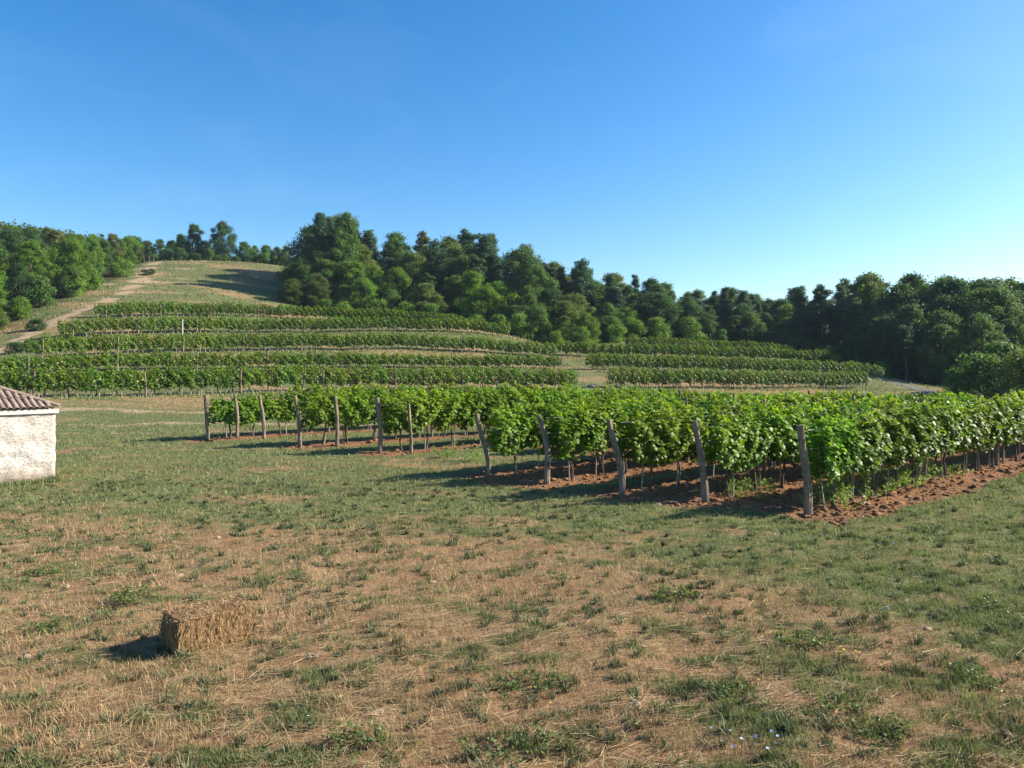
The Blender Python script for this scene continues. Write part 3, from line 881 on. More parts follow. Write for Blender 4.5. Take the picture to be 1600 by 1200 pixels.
for k, (p, t0, t1) in enumerate(FRONT):
    e = bpy.data.objects.new("vine_row", None); COL.objects.link(e)
    q = xy_of(p, t0); e.location = (q[0], q[1], zg(*q)); e.rotation_euler = (0, 0, row_ang)
    tag(e, ROW_LABELS[k], "vine row", "vine rows of the front block")
    z00 = e.location.z
    t = t0 + .80; i = 0
    while t < t1:
        q = xy_of(p, t); dz = zg(*q) - z00
        sparse = (k == 9 and i < 3)
        s = rv_.uniform(.85, .96) if k < 7 else rv_.uniform(.92, 1.04)
        v = ob("vine", VINE[rv_.randrange(7)], e, (t - t0, rv_.uniform(-.05, .05), dz), (0, 0, rv_.choice((0, math.pi)) + rv_.uniform(-.08, .08)),
               (rv_.uniform(1.08, 1.25), rv_.uniform(.85, 1.2), s * (.9 if sparse else 1)), VTINT(rv_))
        ob("trunk", TRUNK[rv_.randrange(6)], v, (rv_.uniform(-.1, .1), 0, 0), (0, 0, rv_.uniform(-.3, .3)))
        ob("stake", STAKE[rv_.randrange(4)], v, (rv_.uniform(-.25, .25), .06, 0), (rv_.uniform(-.05, .05), rv_.uniform(-.06, .06), rv_.uniform(0, 6)))
        if i % 5 == 4:
            ob("post", MPOST[rv_.randrange(4)], e, (t - t0 + .6, 0, dz), (rv_.uniform(-.03, .03), rv_.uniform(-.04, .04), rv_.uniform(0, 6)))
        t += rv_.uniform(1.08, 1.22); i += 1

for e in [o for o in COL.objects if o.name.split(".")[0] == "vine_row"]:
    L = max((c.location.x for c in e.children), default=0); zl = [c.location.z for c in e.children if c.name.startswith("vine")]
    for hz in (.85, 1.35, 1.75):
        mb = MB(); n = 12; vz = sorted((c.location.x, c.location.z) for c in e.children if c.name.startswith("vine"))
        xs = np.linspace(-.15, L, n); zz = np.interp(xs, [q[0] for q in vz], [q[1] for q in vz])
        mb.tube([(x_, .0, hz + z_) for x_, z_ in zip(xs, zz)], [.003] * n, 4)
        ob("wire", mb.mesh("wire", M["wire"]), e)
PLAB = ["leftmost weathered post at the corner of the vine block", "second weathered post from the left corner of the vine block", "third weathered post from the left corner, leaning left",
        "tall leaning post heading the left block's middle row, fourth from left", "straight post of the left block, fifth from the left corner", "stout tall post left of the grassy lane, sixth from the left corner",
        "short thin post just left of the grassy lane", "crooked thin post right of the grassy lane, heading the fifth row", "crooked leaning post heading the fourth vine row",
        "split leaning post heading the third vine row", "leaning grey post heading the second vine row", "nearest grey post at the front right corner of the vine block"]
for k, (x, y) in enumerate(POST_XY):
    if k in (4, 6): x, y = x * .978, y * .978      # these two stand just outside the leaves
    me = post_proto(600 + k, POST_H[k], (.075, .075, .075, .08, .075, .085, .06, .07, .078, .082, .08, .085)[k], .085 if k in (7, 8, 9) else .035)
    o = ob("vineyard_post", me, None, (x, y, zg(x, y)), (random.uniform(-.03, .03), POST_LEAN[k], random.uniform(-.4, .4)))
    tag(o, PLAB[k], "post", "wooden posts heading the vine rows")

def along(pts, step):
    pts = [np.array(p, float) for p in pts]
    # smooth curve through the points, then even steps
    out = []
    P = [pts[0] * 2 - pts[1]] + pts + [pts[-1] * 2 - pts[-2]]
    for i in range(1, len(P) - 2):
        for s in np.linspace(0, 1, 60, endpoint=False):
            a, b, c, d = P[i - 1], P[i], P[i + 1], P[i + 2]
            out.append(.5 * ((2 * b) + (-a + c) * s + (2 * a - 5 * b + 4 * c - d) * s * s + (-a + 3 * b - 3 * c + d) * s ** 3))
    out.append(pts[-1]); out = np.array(out)
    L = np.r_[0, np.cumsum(np.hypot(*np.diff(out, axis=0).T))]
    ts = np.arange(0, L[-1], step)
    return np.c_[np.interp(ts, L, out[:, 0]), np.interp(ts, L, out[:, 1])]
FLAB = ["lowest vine terrace row of the left slope, above the tan bank", "second vine terrace row of the left slope, partly hidden", "third vine terrace row of the left slope", "fourth vine terrace row, with one whitish stake",
        "topmost vine terrace row, just below the grassy hill", "lowest vine row right of the gap path", "second vine row up, right of the gap path", "third vine row up, right of the gap path", "highest short vine row right of the gap, below the wood"]
for k, row in enumerate(FAR_ROWS):
    pts = along([XY(p[0], p[1]) for p in row], 1.3)
    zz = ZG(pts[:, 0], pts[:, 1])
    e = bpy.data.objects.new("vine_row", None); COL.objects.link(e)
    e.location = (pts[0, 0], pts[0, 1], zz[0])
    tag(e, FLAB[k], "vine row", "vine rows on the far terraces")
    lp = FARVINE
    for i in range(len(pts)):
        j = min(i + 1, len(pts) - 1); h0 = max(i - 1, 0)
        dx, dy = pts[j] - pts[h0]; a = math.atan2(dy, dx); sl = math.atan2(zz[j] - zz[h0], math.hypot(dx, dy))
        if k == 4 and i > 1 and rv_.random() < .03: continue
        v = ob("vine", lp[rv_.randrange(len(lp))], e, (pts[i, 0] - pts[0, 0], pts[i, 1] - pts[0, 1], zz[i] - zz[0]), (0, -sl, a),
               (1.05, rv_.uniform(.85, 1.15), rv_.uniform(.9, 1.04) * (.82 if k == 1 else 1.0)), tuple(np.array(VTINT(rv_)) * (.85, .85, .95)))
        ob("trunk", TRUNK[rv_.randrange(6)], v, (rv_.uniform(-.3, .3), 0, 0), (0, 0, rv_.uniform(0, 6)), (1.3, 1.3, 1))
        for s in (-.45, .15):
            if rv_.random() < .75: ob("stake", FSTAKE[rv_.randrange(3)], v, (s + rv_.uniform(-.2, .2), -.12, 0), (0, rv_.uniform(-.05, .05), rv_.uniform(0, 6)))
        if i % 5 == 0:
            ob("post", FPOST[rv_.randrange(3)], e, (pts[i, 0] - pts[0, 0] + .5, pts[i, 1] - pts[0, 1] - .1, zz[i] - zz[0]), (0, rv_.uniform(-.04, .04), rv_.uniform(0, 6)))

# ------------------------------------------------------------------ shed
t = NT("old_plaster")
pw = t.pos("Object")
n1 = t.noise(pw, 2.2, 5, .65); n2 = t.noise(t.pos("Object", (1, 1, 1.8)), 9, 5, .7); n3 = t.noise(pw, 40, 3)
sep = t.new("ShaderNodeSeparateXYZ"); t.link(t.new("ShaderNodeTexCoord").outputs["Object"], sep.inputs[0])
low = t.math('ADD', t.ramp(sep.outputs["Z"], .75, .0), t.math('MULTIPLY', t.math('SUBTRACT', n1, .5), 1.2))
c = t.mix(t.ramp(n1, .35, .65), (0.58, 0.55, 0.505), (0.46, 0.42, 0.37))
c = t.mix(t.ramp(n2, .48, .64), c, (0.31, 0.275, 0.24))
c = t.mix(t.math('MULTIPLY', t.ramp(low, .3, .8), .7), c, (0.27, 0.215, 0.165))
M["plaster"] = t.finish(c, .92, .1, t.bump(t.math('ADD', n2, t.math('MULTIPLY', n3, .3)), .9, .05))
t = NT("lime_band"); n = t.noise(t.pos("Object"), 8, 4)
M["lime"] = t.finish(t.mix(n, (0.46, 0.435, 0.39), (0.56, 0.53, 0.49)), .9, .1, t.bump(n, .4, .02))
t = NT("clay_tile"); oi = t.new("ShaderNodeObjectInfo"); n = t.noise(t.pos("World"), 9, 5, .7)
c = t.mix(oi.outputs["Random"], (0.235, 0.172, 0.130), (0.33, 0.255, 0.198))
c = t.mix(t.ramp(n, .48, .72), c, (0.20, 0.175, 0.145))
M["tile"] = t.finish(c, .9, .1, t.bump(n, .4, .01))
t = NT("mortar"); n = t.noise(t.pos("Object"), 12, 4)
M["mortar"] = t.finish(t.mix(n, (0.20, 0.15, 0.11), (0.32, 0.26, 0.20)), .95, .05)

SHC = np.array([-12.35, 19.9]); SE = np.array([-.68, -.7332]); SN = np.array([-.7332, .68])
SW = 3.8; SH = 1.93; PITCH = R(24)
shed = bpy.data.objects.new("shed", None); COL.objects.link(shed)
shed.location = (SHC[0], SHC[1], -0.02); shed.rotation_euler = (0, 0, math.atan2(SE[1], SE[0]))
# local axes: +x along the front wall to the left, -y inwards ... build with y' = -y inward
tag(shed, "small whitewashed stone shed with hipped clay tile roof at the left edge", "shed")
def wall_mesh():
    V = []; Fc = []; nn = 0
    per = [((0, 0), (SW, 0)), ((SW, 0), (SW, -SW)), ((SW, -SW), (0, -SW)), ((0, -SW), (0, 0))]
    rn = np.random.default_rng(77)
    U, Hh = 46, 28
    ring = []
    for a, b in per:
        for i in range(U): ring.append((a[0] + (b[0] - a[0]) * i / U, a[1] + (b[1] - a[1]) * i / U))
    ring = np.array(ring); cen = np.array([SW / 2, -SW / 2])
    n = len(ring); rows = []
    arc = np.arange(n) * SW / U
    for j in range(Hh + 1):
        z = -.25 + (SH + .25) * j / Hh
        edge = np.minimum(arc % SW, SW - arc % SW)
        off = ((fbm(arc * 4.1, np.full(n, z * 7.0), 3, 3) - .5) * .13 * (1.15 - .6 * j / Hh) + .03 * (1 - j / Hh)) * np.clip(edge / .25, .25, 1)
        dv = ring - cen; mx = np.abs(dv).max(1, keepdims=True)
        nrm = np.where(np.abs(dv) > mx * .999, np.sign(dv), 0)
        pos = ring + nrm * off[:, None]
        V += [(q[0], q[1], z) for q in pos]
    for j in range(Hh):
        for i in range(n):
            k = (i + 1) % n; Fc.append((j * n + i, (j + 1) * n + i, (j + 1) * n + k, j * n + k))
    me = bpy.data.meshes.new("wall"); me.from_pydata(V, [], Fc); me.update(); me.materials.append(M["plaster"])
    me.polygons.foreach_set("use_smooth", np.ones(len(me.polygons), dtype=bool))
    return me
ob("wall", wall_mesh(), shed)
mb = MB()
o = .07
for (x0, x1, y0, y1) in ((-o, SW + o, .02, o), (-o, SW + o, -SW - o, -SW - .02), (SW + .02, SW + o, -SW - .02, .02), (-o, -.02, -SW - .02, .02)): mb.box(x0, x1, y0, y1, SH - .09, SH + .02)
ob("eave_course", mb.mesh("eave_course", M["lime"]), shed)
OV = .055
rise = (SW / 2 + OV) * math.tan(PITCH)
mb = MB()
a = -OV; b = SW + OV; zc = SH + .03
mb.add([(a, -a, zc), (b, -a, zc), (b, -b, zc), (a, -b, zc), (SW / 2, -SW / 2, zc + rise), (a, -a, zc - .03), (b, -a, zc - .03), (b, -b, zc - .03), (a, -b, zc - .03)],
       [(1, 0, 4), (2, 1, 4), (3, 2, 4), (0, 3, 4), (0, 1, 6, 5), (1, 2, 7, 6), (2, 3, 8, 7), (3, 0, 5, 8), (5, 6, 7, 8)])
roof = ob("roof", mb.mesh("roof", M["mortar"]), shed)
def tile_shape(L=.40, r0=.068, r1=.056, th=.013, n=6):
    V = []; Fc = []
    for (y, r) in ((0, r0), (L, r1)):
        for rad in (r, r - th):
            for k in range(n + 1):
                an = math.pi * k / n; V.append((rad * math.cos(an), y, rad * .82 * math.sin(an)))
    m = n + 1
    for k in range(n):
        Fc.append((k, k + 1, 2 * m + k + 1, 2 * m + k)); Fc.append((m + k + 1, m + k, 3 * m + k, 3 * m + k + 1))
        Fc.append((k + 1, k, m + k, m + k + 1)); Fc.append((2 * m + k, 2 * m + k + 1, 3 * m + k + 1, 3 * m + k))
    return V, Fc
TV, TF = tile_shape()
mb = MB(); mb.add(TV, TF); TILE = mb.mesh("tile", M["tile"])
SP = .148; EXP = .30
def tile_mats(face):
    """local matrices of the tiles of one roof face (0 = the face towards the field)"""
    out = []; W = SW + 2 * OV; sl = W / 2 / math.cos(PITCH); rr = random.Random(40 + face)
    rf = Matrix.Translation((SW / 2, -SW / 2, 0)) @ Matrix.Rotation(-math.pi / 2 * face, 4, 'Z') @ Matrix.Translation((-SW / 2, SW / 2, 0))
    for k in range(int(W / SP)):
        s = (k + .55) * SP
        lim = min(s, W - s) / math.cos(PITCH)
        c = 0
        while c * EXP < lim - .12:
            m = Matrix.Translation((a + s + rr.uniform(-.006, .006), -a + .07, zc)) @ Matrix.Rotation(math.pi, 4, 'Z') @ Matrix.Rotation(PITCH, 4, 'X') @ Matrix.Translation((0, c * EXP + rr.uniform(-.012, .012), .022 + .010 * (c % 2 == 0))) @ Matrix.Rotation(R(rr.uniform(-2, 2)), 4, 'Z') @ Matrix.Rotation(R(-2.2), 4, 'X')
            out.append(rf @ m); c += 1
    return out
for m in tile_mats(0):
    tl = ob("tile", TILE, roof); tl.matrix_local = m
mb = MB()
for fc in (1, 2, 3):
    for m in tile_mats(fc): mb.add([m @ Vector(q) for q in TV], TF)
hid = ob("tile_field", mb.mesh("tile_field", M["tile"]), roof); hid["kind"] = "stuff"
ap = Vector((SW / 2, -SW / 2, zc + rise))
for cx, cy in ((a, -a), (b, -a), (b, -b), (a, -b)):
    c0 = Vector((cx, cy, zc)); dv = (ap - c0); Ls = dv.length; dv.normalize()
    q = dv.to_track_quat('Y', 'Z').to_matrix().to_4x4()
    k = 0
    while k * .31 < Ls - .15:
        tl = ob("ridge_tile", TILE, roof); tl.matrix_local = Matrix.Translation(c0 + dv * (k * .31 - .06) + Vector((0, 0, .075))) @ q @ Matrix.Diagonal((1.25, 1, 1.2, 1)); k += 1

# ------------------------------------------------------------------ hay bale
t = NT("hay")
n1 = t.noise(t.pos("Object", (1, 1, .35)), 26, 5, .7); n2 = t.noise(t.pos("Object"), 7, 3)
c = t.mix(t.ramp(n1, .35, .65), (0.105, 0.060, 0.026), (0.29, 0.19, 0.092))
M["hay"] = t.finish(c, .9, .1, t.bump(n1, .9, .03))
M["hay_straw"] = mat_leaf("hay_straw", (0.165, 0.100, 0.046), (0.44, 0.300, 0.158), .03, .15, .6, tint=False, tfac=(1.1, 1, .8))
BL, BW, BH = .86, .48, .375
bang = R(44)
bx0, by0 = GP(274, 1028)
bale = bpy.data.objects.new("hay_bale", None); COL.objects.link(bale)
bale.location = (bx0, by0, zg(bx0 + .2, by0 + .35) - .015); bale.rotation_euler = (0, 0, bang)
tag(bale, "small rectangular straw bale lying on the mown field", "hay bale")
def bale_mesh():
    nx_, ny_, nz_ = 44, 24, 20
    V = []; Fq = []
    def grid(fun, nu, nv):
        o = len(V)
        for j in range(nv + 1):
            for i in range(nu + 1): V.append(fun(i / nu, j / nv))
        for j in range(nv):
            for i in range(nu): Fq.append((o + j * (nu + 1) + i, o + j * (nu + 1) + i + 1, o + (j + 1) * (nu + 1) + i + 1, o + (j + 1) * (nu + 1) + i))
    grid(lambda s, q: (s * BL, 0, q * BH), nx_, nz_); grid(lambda s, q: (BL - s * BL, BW, q * BH), nx_, nz_)
    grid(lambda s, q: (0, BW - s * BW, q * BH), ny_, nz_); grid(lambda s, q: (BL, s * BW, q * BH), ny_, nz_)
    grid(lambda s, q: (s * BL, q * BW, BH), nx_, ny_); grid(lambda s, q: (s * BL, BW - q * BW, 0), nx_, ny_)
    V = np.array(V); cen = np.array([BL / 2, BW / 2, BH / 2])
    dv = (V - cen) / (np.array([BL, BW, BH]) / 2)
    # rounded edges, flake grooves across the length, uneven sides
    m = np.sort(np.abs(dv), axis=1)[:, 1]
    k = 1 - .07 * np.clip((m - .75) / .25, 0, 1) ** 2
    gro = np.abs(np.sin(V[:, 0] / BL * math.pi * 8 + .6 * np.sin(V[:, 2] * 9))) ** .35
    k *= .93 + .07 * gro
    k *= 1 + (fbm(V[:, 0] * 9 + V[:, 1] * 5, V[:, 2] * 9 + V[:, 1] * 7, 4, 3) - .5) * .07
    W = cen + (V - cen) * k[:, None]
    W[:, 2] = np.maximum(W[:, 2], -.02) + .01 * np.sin(W[:, 0] * 6)
    me = mesh_np("bale_body", W, np.array(Fq), M["hay"], True)
    return me, W
me, BVt = bale_mesh()
ob("body", me, bale)
rn = np.random.default_rng(8)
ns = 5200
ii = rn.integers(0, len(BVt), ns); base = BVt[ii] + rn.normal(size=(ns, 3)) * .008
cen = np.array([BL / 2, BW / 2, BH / 2]); outw = (base - cen) / (np.array([BL, BW, BH]) / 2)
mx = np.abs(outw).max(1, keepdims=True); nrm = np.where(np.abs(outw) > mx * .97, np.sign(outw), 0)
top = nrm[:, 2] > .5
dirv = np.where(top[:, None], np.c_[rn.normal(size=ns), rn.normal(size=ns), rn.normal(size=ns) * .2], np.c_[rn.normal(size=ns) * .28, rn.normal(size=ns) * .28, np.ones(ns)])
dirv = dirv + nrm * rn.uniform(0, .45, ns)[:, None]
dirv /= np.linalg.norm(dirv, axis=1, keepdims=True)
Ls = rn.uniform(.03, .10, ns)
sd = np.cross(dirv, nrm + rn.normal(size=(ns, 3)) * .3); sd /= np.linalg.norm(sd, axis=1, keepdims=True)
w = rn.uniform(.002, .0045, ns)
b0 = base + nrm * .004 - dirv * Ls[:, None] * .5; b1 = base + nrm * .010 + dirv * Ls[:, None] * .5
Vs = np.stack([b0 - sd * w[:, None], b0 + sd * w[:, None], b1 + sd * w[:, None] * .5, b1 - sd * w[:, None] * .5], 1).reshape(-1, 3)
Vs[:, 2] = np.maximum(Vs[:, 2], 0)
st = ob("loose_straw", mesh_np("loose_straw", Vs, np.arange(ns * 4).reshape(ns, 4), M["hay_straw"], False, {"rnd": np.repeat(rn.random(ns), 4)}), bale)
st["kind"] = "stuff"

# ------------------------------------------------------------------ ground cover
def in_shed(x, y):
    lx = (x - SHC[0]) * SE[0] + (y - SHC[1]) * SE[1]; ly = (x - SHC[0]) * SN[0] + (y - SHC[1]) * SN[1]
    return (lx > -.02) & (lx < SW + .02) & (ly > -.02) & (ly < SW + .02)
def in_bale(x, y):
    c, s = math.cos(bang), math.sin(bang); lx = (x - bx0) * c + (y - by0) * s; ly = -(x - bx0) * s + (y - by0) * c
    return (lx > .0) & (lx < BL) & (ly > .0) & (ly < BW)
def scatter(n, y0, y1, rn, margin=.82, power=1.0):
    """points over the field of view, even per square metre when power = 1, thinning with distance when > 1"""
    q = rn.random(n)
    if power == 1: y = np.sqrt(y0 ** 2 + q * (y1 ** 2 - y0 ** 2))
    else: y = y0 * (y1 / y0) ** q          # even per picture area
    x = rn.uniform(-margin, margin, n) * y
    return x, y
def blades(name, x, y, h, w, lean, rn, mat, hue, label, curl=.35, cat="grass", direc=None):
    n = len(x); z = ZG(x, y)
    a = rn.uniform(0, 2 * math.pi, n) if direc is None else direc
    dx, dy = np.cos(a), np.sin(a)
    f = rn.uniform(0, 2 * math.pi, n); fx, fy = np.cos(f), np.sin(f)
    b = np.c_[x, y, z - .008]
    off = np.c_[dx * lean * h, dy * lean * h, h]
    mid = b + off * .55 * np.array([1, 1, 1]) + np.c_[-dx * h * lean * curl * .3, -dy * h * lean * curl * .3, h * .06]
    tip = b + off
    side = np.c_[fx, fy, np.zeros(n)] * (w / 2)[:, None]
    V = np.stack([b - side, b + side, mid + side * .75, mid - side * .75, tip], 1).reshape(-1, 3)
    o = np.arange(n)[:, None] * 5
    T = np.concatenate([o + np.array([[0, 1, 2]]), o + np.array([[0, 2, 3]]), o + np.array([[3, 2, 4]])], 0)
    me = mesh_np(name, V, T, mat, False, {"rnd": np.repeat(hue, 5)})
    return tag(ob(name, me), label, cat, kind="stuff")
rn = np.random.default_rng(21)
def ok(x, y): return ~in_shed(x, y) & ~in_bale(x, y)

# dry stubble
x, y = scatter(230000, 4.6, 24, rn, power=2)
dm = dry_mask(x, y); cl = fbm(x * 3, y * 3, 8, 2)
k = (rn.random(len(x)) < (.10 + .9 * dm) * (.25 + 1.3 * cl) * (1 - .85 * green_patch(x, y)) * (1 - .7 * bare_patch(x, y))) & ok(x, y) & (soil_mask(x, y) < .3); x, y = x[k], y[k]
h = rn.uniform(.025, .11, len(x)) * (.35 + 1.3 * fbm(x * .9, y * .9, 14, 2)); w = np.maximum(.004, y * .00055) * rn.uniform(.7, 1.3, len(x))
blades("dry_stubble", x, y, h, w, rn.uniform(.1, 1.1, len(x)), rn, M["dry_blade"], np.clip(rn.random(len(x)) * .9 - .05 + .25 * fbm(x * .8, y * .8, 15, 2), 0, 1), "bleached dry grass stubble covering the mown foreground")
# cut straw lying flat, raked in one main direction
x, y = scatter(60000, 4.6, 22, rn, power=2)
dm = dry_mask(x, y); cl = fbm(x * 1.6, y * 2.2, 18, 3)
k = (rn.random(len(x)) < (.08 + .92 * dm) * sstep(.35, .62, cl)) & ok(x, y) & (soil_mask(x, y) < .5); x, y = x[k], y[k]; n = len(x)
L = rn.uniform(.08, .30, n); a = rn.normal(.35, .55, n); wd = np.maximum(.0035, y * .0004) * rn.uniform(.7, 1.2, n)
z = ZG(x, y) + rn.uniform(.012, .045, n); tilt = rn.normal(0, .12, n)
dv = np.c_[np.cos(a), np.sin(a), tilt] * (L / 2)[:, None]; sv = np.c_[-np.sin(a), np.cos(a), rn.normal(0, .4, n)] * (wd / 2)[:, None]; cc = np.c_[x, y, z]
V = np.stack([cc - dv - sv, cc - dv + sv, cc + dv + sv * .6, cc + dv - sv * .6], 1).reshape(-1, 3)
tag(ob("cut_straw", mesh_np("cut_straw", V, np.arange(n * 4).reshape(n, 4), M["dry_blade"], False, {"rnd": np.repeat(np.clip(rn.random(n) * .7 + .35, 0, 1), 4)})), "cut straw stalks lying flat on the foreground", "straw", kind="stuff")
# living tufts among the stubble
x0, y0 = scatter(15000, 4.6, 22, rn, power=2)
k = (rn.random(len(x0)) < .05 + .95 * green_patch(x0, y0)) & ok(x0, y0) & (soil_mask(x0, y0) < .4)
x0, y0 = x0[k], y0[k]; per = 34
x = np.repeat(x0, per) + rn.normal(size=len(x0) * per) * np.repeat(rn.uniform(.02, .09, len(x0)), per)
y = np.repeat(y0, per) + rn.normal(size=len(x0) * per) * np.repeat(rn.uniform(.02, .07, len(x0)), per)
k = ok(x, y); hh = np.repeat(rn.uniform(.025, .09, len(x0)), per)[k]; hb = np.repeat(rn.random(len(x0)), per)[k]; x, y = x[k], y[k]
blades("grass_tuft", x, y, hh * rn.uniform(.5, 1.2, len(x)), np.maximum(.006, y * .0007) * rn.uniform(.7, 1.4, len(x)), rn.uniform(.1, 1.0, len(x)), rn, M["blade"], np.clip(hb * .75 - .12 + rn.random(len(x)) * .4, 0, 1), "green grass tufts sprouting through the stubble")
x0, y0 = scatter(3600, 4.6, 20, rn, power=2)
k = (rn.random(len(x0)) < .25 + .75 * fbm(x0 * .8, y0 * 1.1, 47, 3)) & ok(x0, y0) & (soil_mask(x0, y0) < .4)
x0, y0 = x0[k], y0[k]; per = 30
x = np.repeat(x0, per) + rn.normal(size=len(x0) * per) * np.repeat(rn.uniform(.012, .05, len(x0)), per)
y = np.repeat(y0, per) + rn.normal(size=len(x0) * per) * np.repeat(rn.uniform(.012, .04, len(x0)), per)
k = ok(x, y); hh = np.repeat(rn.uniform(.04, .12, len(x0)), per)[k]; hb = np.repeat(rn.random(len(x0)), per)[k]; x, y = x[k], y[k]
blades("weed_tuft", x, y, hh * rn.uniform(.4, 1.1, len(x)), np.maximum(.010, y * .0011) * rn.uniform(.7, 1.5, len(x)), rn.uniform(.2, 1.1, len(x)), rn, M["weed_tuft"], np.clip(hb * .6 + rn.random(len(x)) * .4, 0, 1), "small dark green weed tufts dotted over the field")
# the green band in front of the vines
x, y = scatter(210000, 6.5, 38, rn, power=2)
dm = dry_mask(x, y); sm = soil_mask(x, y)
k = (rn.random(len(x)) < (1 - .93 * dm) * (.35 + .9 * fbm(x * 1.1, y * 1.1, 28, 3)) * (1 - .6 * bare_patch(x, y))) & (sm < .35) & ok(x, y); x, y = x[k], y[k]
blades("meadow_grass", x, y, rn.uniform(.03, .085, len(x)) * (.6 + .9 * fbm(x * .6, y * .6, 33, 2)) * (1 + y * .012), np.maximum(.007, y * .0009) * rn.uniform(.7, 1.3, len(x)), rn.uniform(.1, 1.1, len(x)), rn, M["blade"], np.clip(.15 + .6 * fbm(x * .5, y * .8, 35, 3) + rn.uniform(-.25, .35, len(x)), 0, 1), "short living grass in the band before the vines")
n = 2600
q = rn.uniform(-.1, SW, n); o_ = np.abs(rn.normal(size=n)) * .16 + .05
x = SHC[0] + SE[0] * q - SN[0] * o_; y = SHC[1] + SE[1] * q - SN[1] * o_
blades("wall_grass", x, y, rn.uniform(.05, .26, n) * (.4 + 1.2 * fbm(q * 2, q * 0, 66, 2)), np.full(n, .014), rn.uniform(.1, .7, n), rn, M["blade"], rn.random(n), "long grass left standing along the shed wall")
n = 1500
x = bx0 + .2 + rn.normal(size=n) * .55; y = by0 + .45 + rn.normal(size=n) * .45
k = ok(x, y); x, y = x[k], y[k]; n = len(x)
blades("bale_straw", x, y, rn.uniform(.01, .06, n), np.full(n, .005), rn.uniform(1.5, 5, n), rn, M["dry_blade"], .35 + .65 * rn.random(n), "loose straw shed around the bale", cat="straw")
# longer tufts on the slopes and banks
x, y = scatter(110000, 36, 172, rn, .9, power=2)
k = (rn.random(len(x)) < .35 + .65 * (1 - dry_mask(x, y))) & (seg_dist(x, y, TR_XY) > 1.2) & (seg_dist(x, y, GAP_PATH) > .8) & (wood_mask(x, y) < .3); x, y = x[k], y[k]
blades("slope_grass", x, y, rn.uniform(.12, .35, len(x)) * np.clip((y - 20) / 80, .25, 1.2), .008 + y * .0009 * rn.uniform(.6, 1.2, len(x)), rn.uniform(.1, .9, len(x)), rn, M["blade"], np.clip(rn.random(len(x)) * .7 + .4 * dry_mask(x, y), 0, 1), "rough grass over the terraces and the hilltop field")
x, y = scatter(50000, 36, 172, rn, .9, power=2)
k = (rn.random(len(x)) < dry_mask(x, y)) & (wood_mask(x, y) < .2); x, y = x[k], y[k]
blades("slope_hay", x, y, rn.uniform(.10, .30, len(x)) * np.clip((y - 20) / 80, .25, 1.2), .008 + y * .0009 * rn.uniform(.6, 1.2, len(x)), rn.uniform(.2, 1.0, len(x)), rn, M["dry_blade"], rn.random(len(x)) * .8, "dry bleached grass on the terraces and banks")

fx_ = []; fy_ = []
for row in FAR_ROWS:
    pts = along([XY(p[0], p[1]) for p in row], .10)
    dn = np.gradient(pts, axis=0); dn = np.c_[dn[:, 1], -dn[:, 0]]; dn /= np.linalg.norm(dn, axis=1, keepdims=True)
    for _ in range(5):
        q = pts + dn * (rn.uniform(-.5, 1.9, len(pts)))[:, None] + rn.normal(size=pts.shape) * .1
        fx_.append(q[:, 0]); fy_.append(q[:, 1])
x = np.concatenate(fx_); y = np.concatenate(fy_)
k = rn.random(len(x)) < .20 + 1.2 * fbm(x * .5, y * .5, 88, 3) ** 1.5; x, y = x[k], y[k]
blades("terrace_grass", x, y, rn.uniform(.10, .38, len(x)), .03 + y * .0008 * rn.uniform(.6, 1.2, len(x)), rn.uniform(.1, .8, len(x)), rn, M["blade"], np.clip(rn.random(len(x)) * .8 + .25, 0, 1), "uncut grass standing along the feet of the terrace rows")

# clods of red earth between the rows
t = NT("clod"); n = t.noise(t.pos("World"), 18, 4)
M["clod"] = t.finish(t.mix(t.ramp(n, .3, .7), (0.120, 0.060, 0.030), (0.30, 0.165, 0.086)), .95, .05)
IV = np.array([(1, 0, 0), (-1, 0, 0), (0, 1, 0), (0, -1, 0), (0, 0, 1), (0, 0, -1), (.6, .6, .55), (-.6, .55, .6), (.55, -.6, .6), (-.6, -.6, .5)])
IF = np.array([(0, 6, 4), (0, 2, 6), (2, 4, 6), (2, 7, 4), (2, 1, 7), (1, 4, 7), (1, 9, 4), (1, 3, 9), (3, 4, 9), (3, 8, 4), (3, 0, 8), (0, 4, 8), (0, 5, 2), (2, 5, 1), (1, 5, 3), (3, 5, 0)])
x, y = scatter(34000, 13, 36, rn, .9, power=2)
k = (soil_mask(x, y) > .45); x, y = x[k], y[k]; n = len(x)
s = rn.uniform(.010, .036, n) * (1 + 2.4 * rn.random(n) ** 7)
jit = 1 + rn.normal(size=(n, 10, 1)) * .22
sc3 = np.stack([s * rn.uniform(.8, 1.5, n), s * rn.uniform(.8, 1.5, n), s * rn.uniform(.5, .9, n)], 1)[:, None, :]
V = IV[None] * jit * sc3
ca, sa = np.cos(rn.uniform(0, 6.28, n))[:, None], np.sin(rn.uniform(0, 6.28, n))[:, None]
nrmz = np.sqrt(ca ** 2 + sa ** 2); ca, sa = ca / nrmz, sa / nrmz
V = np.stack([V[..., 0] * ca - V[..., 1] * sa, V[..., 0] * sa + V[..., 1] * ca, V[..., 2]], -1) + np.c_[x, y, ZG(x, y)][:, None]
T = (np.arange(n)[:, None, None] * 10 + IF[None]).reshape(-1, 3)
tag(ob("soil_clods", mesh_np("soil_clods", V.reshape(-1, 3), T, M["clod"])), "clods of red earth turned up between the vine rows", "soil", kind="stuff")

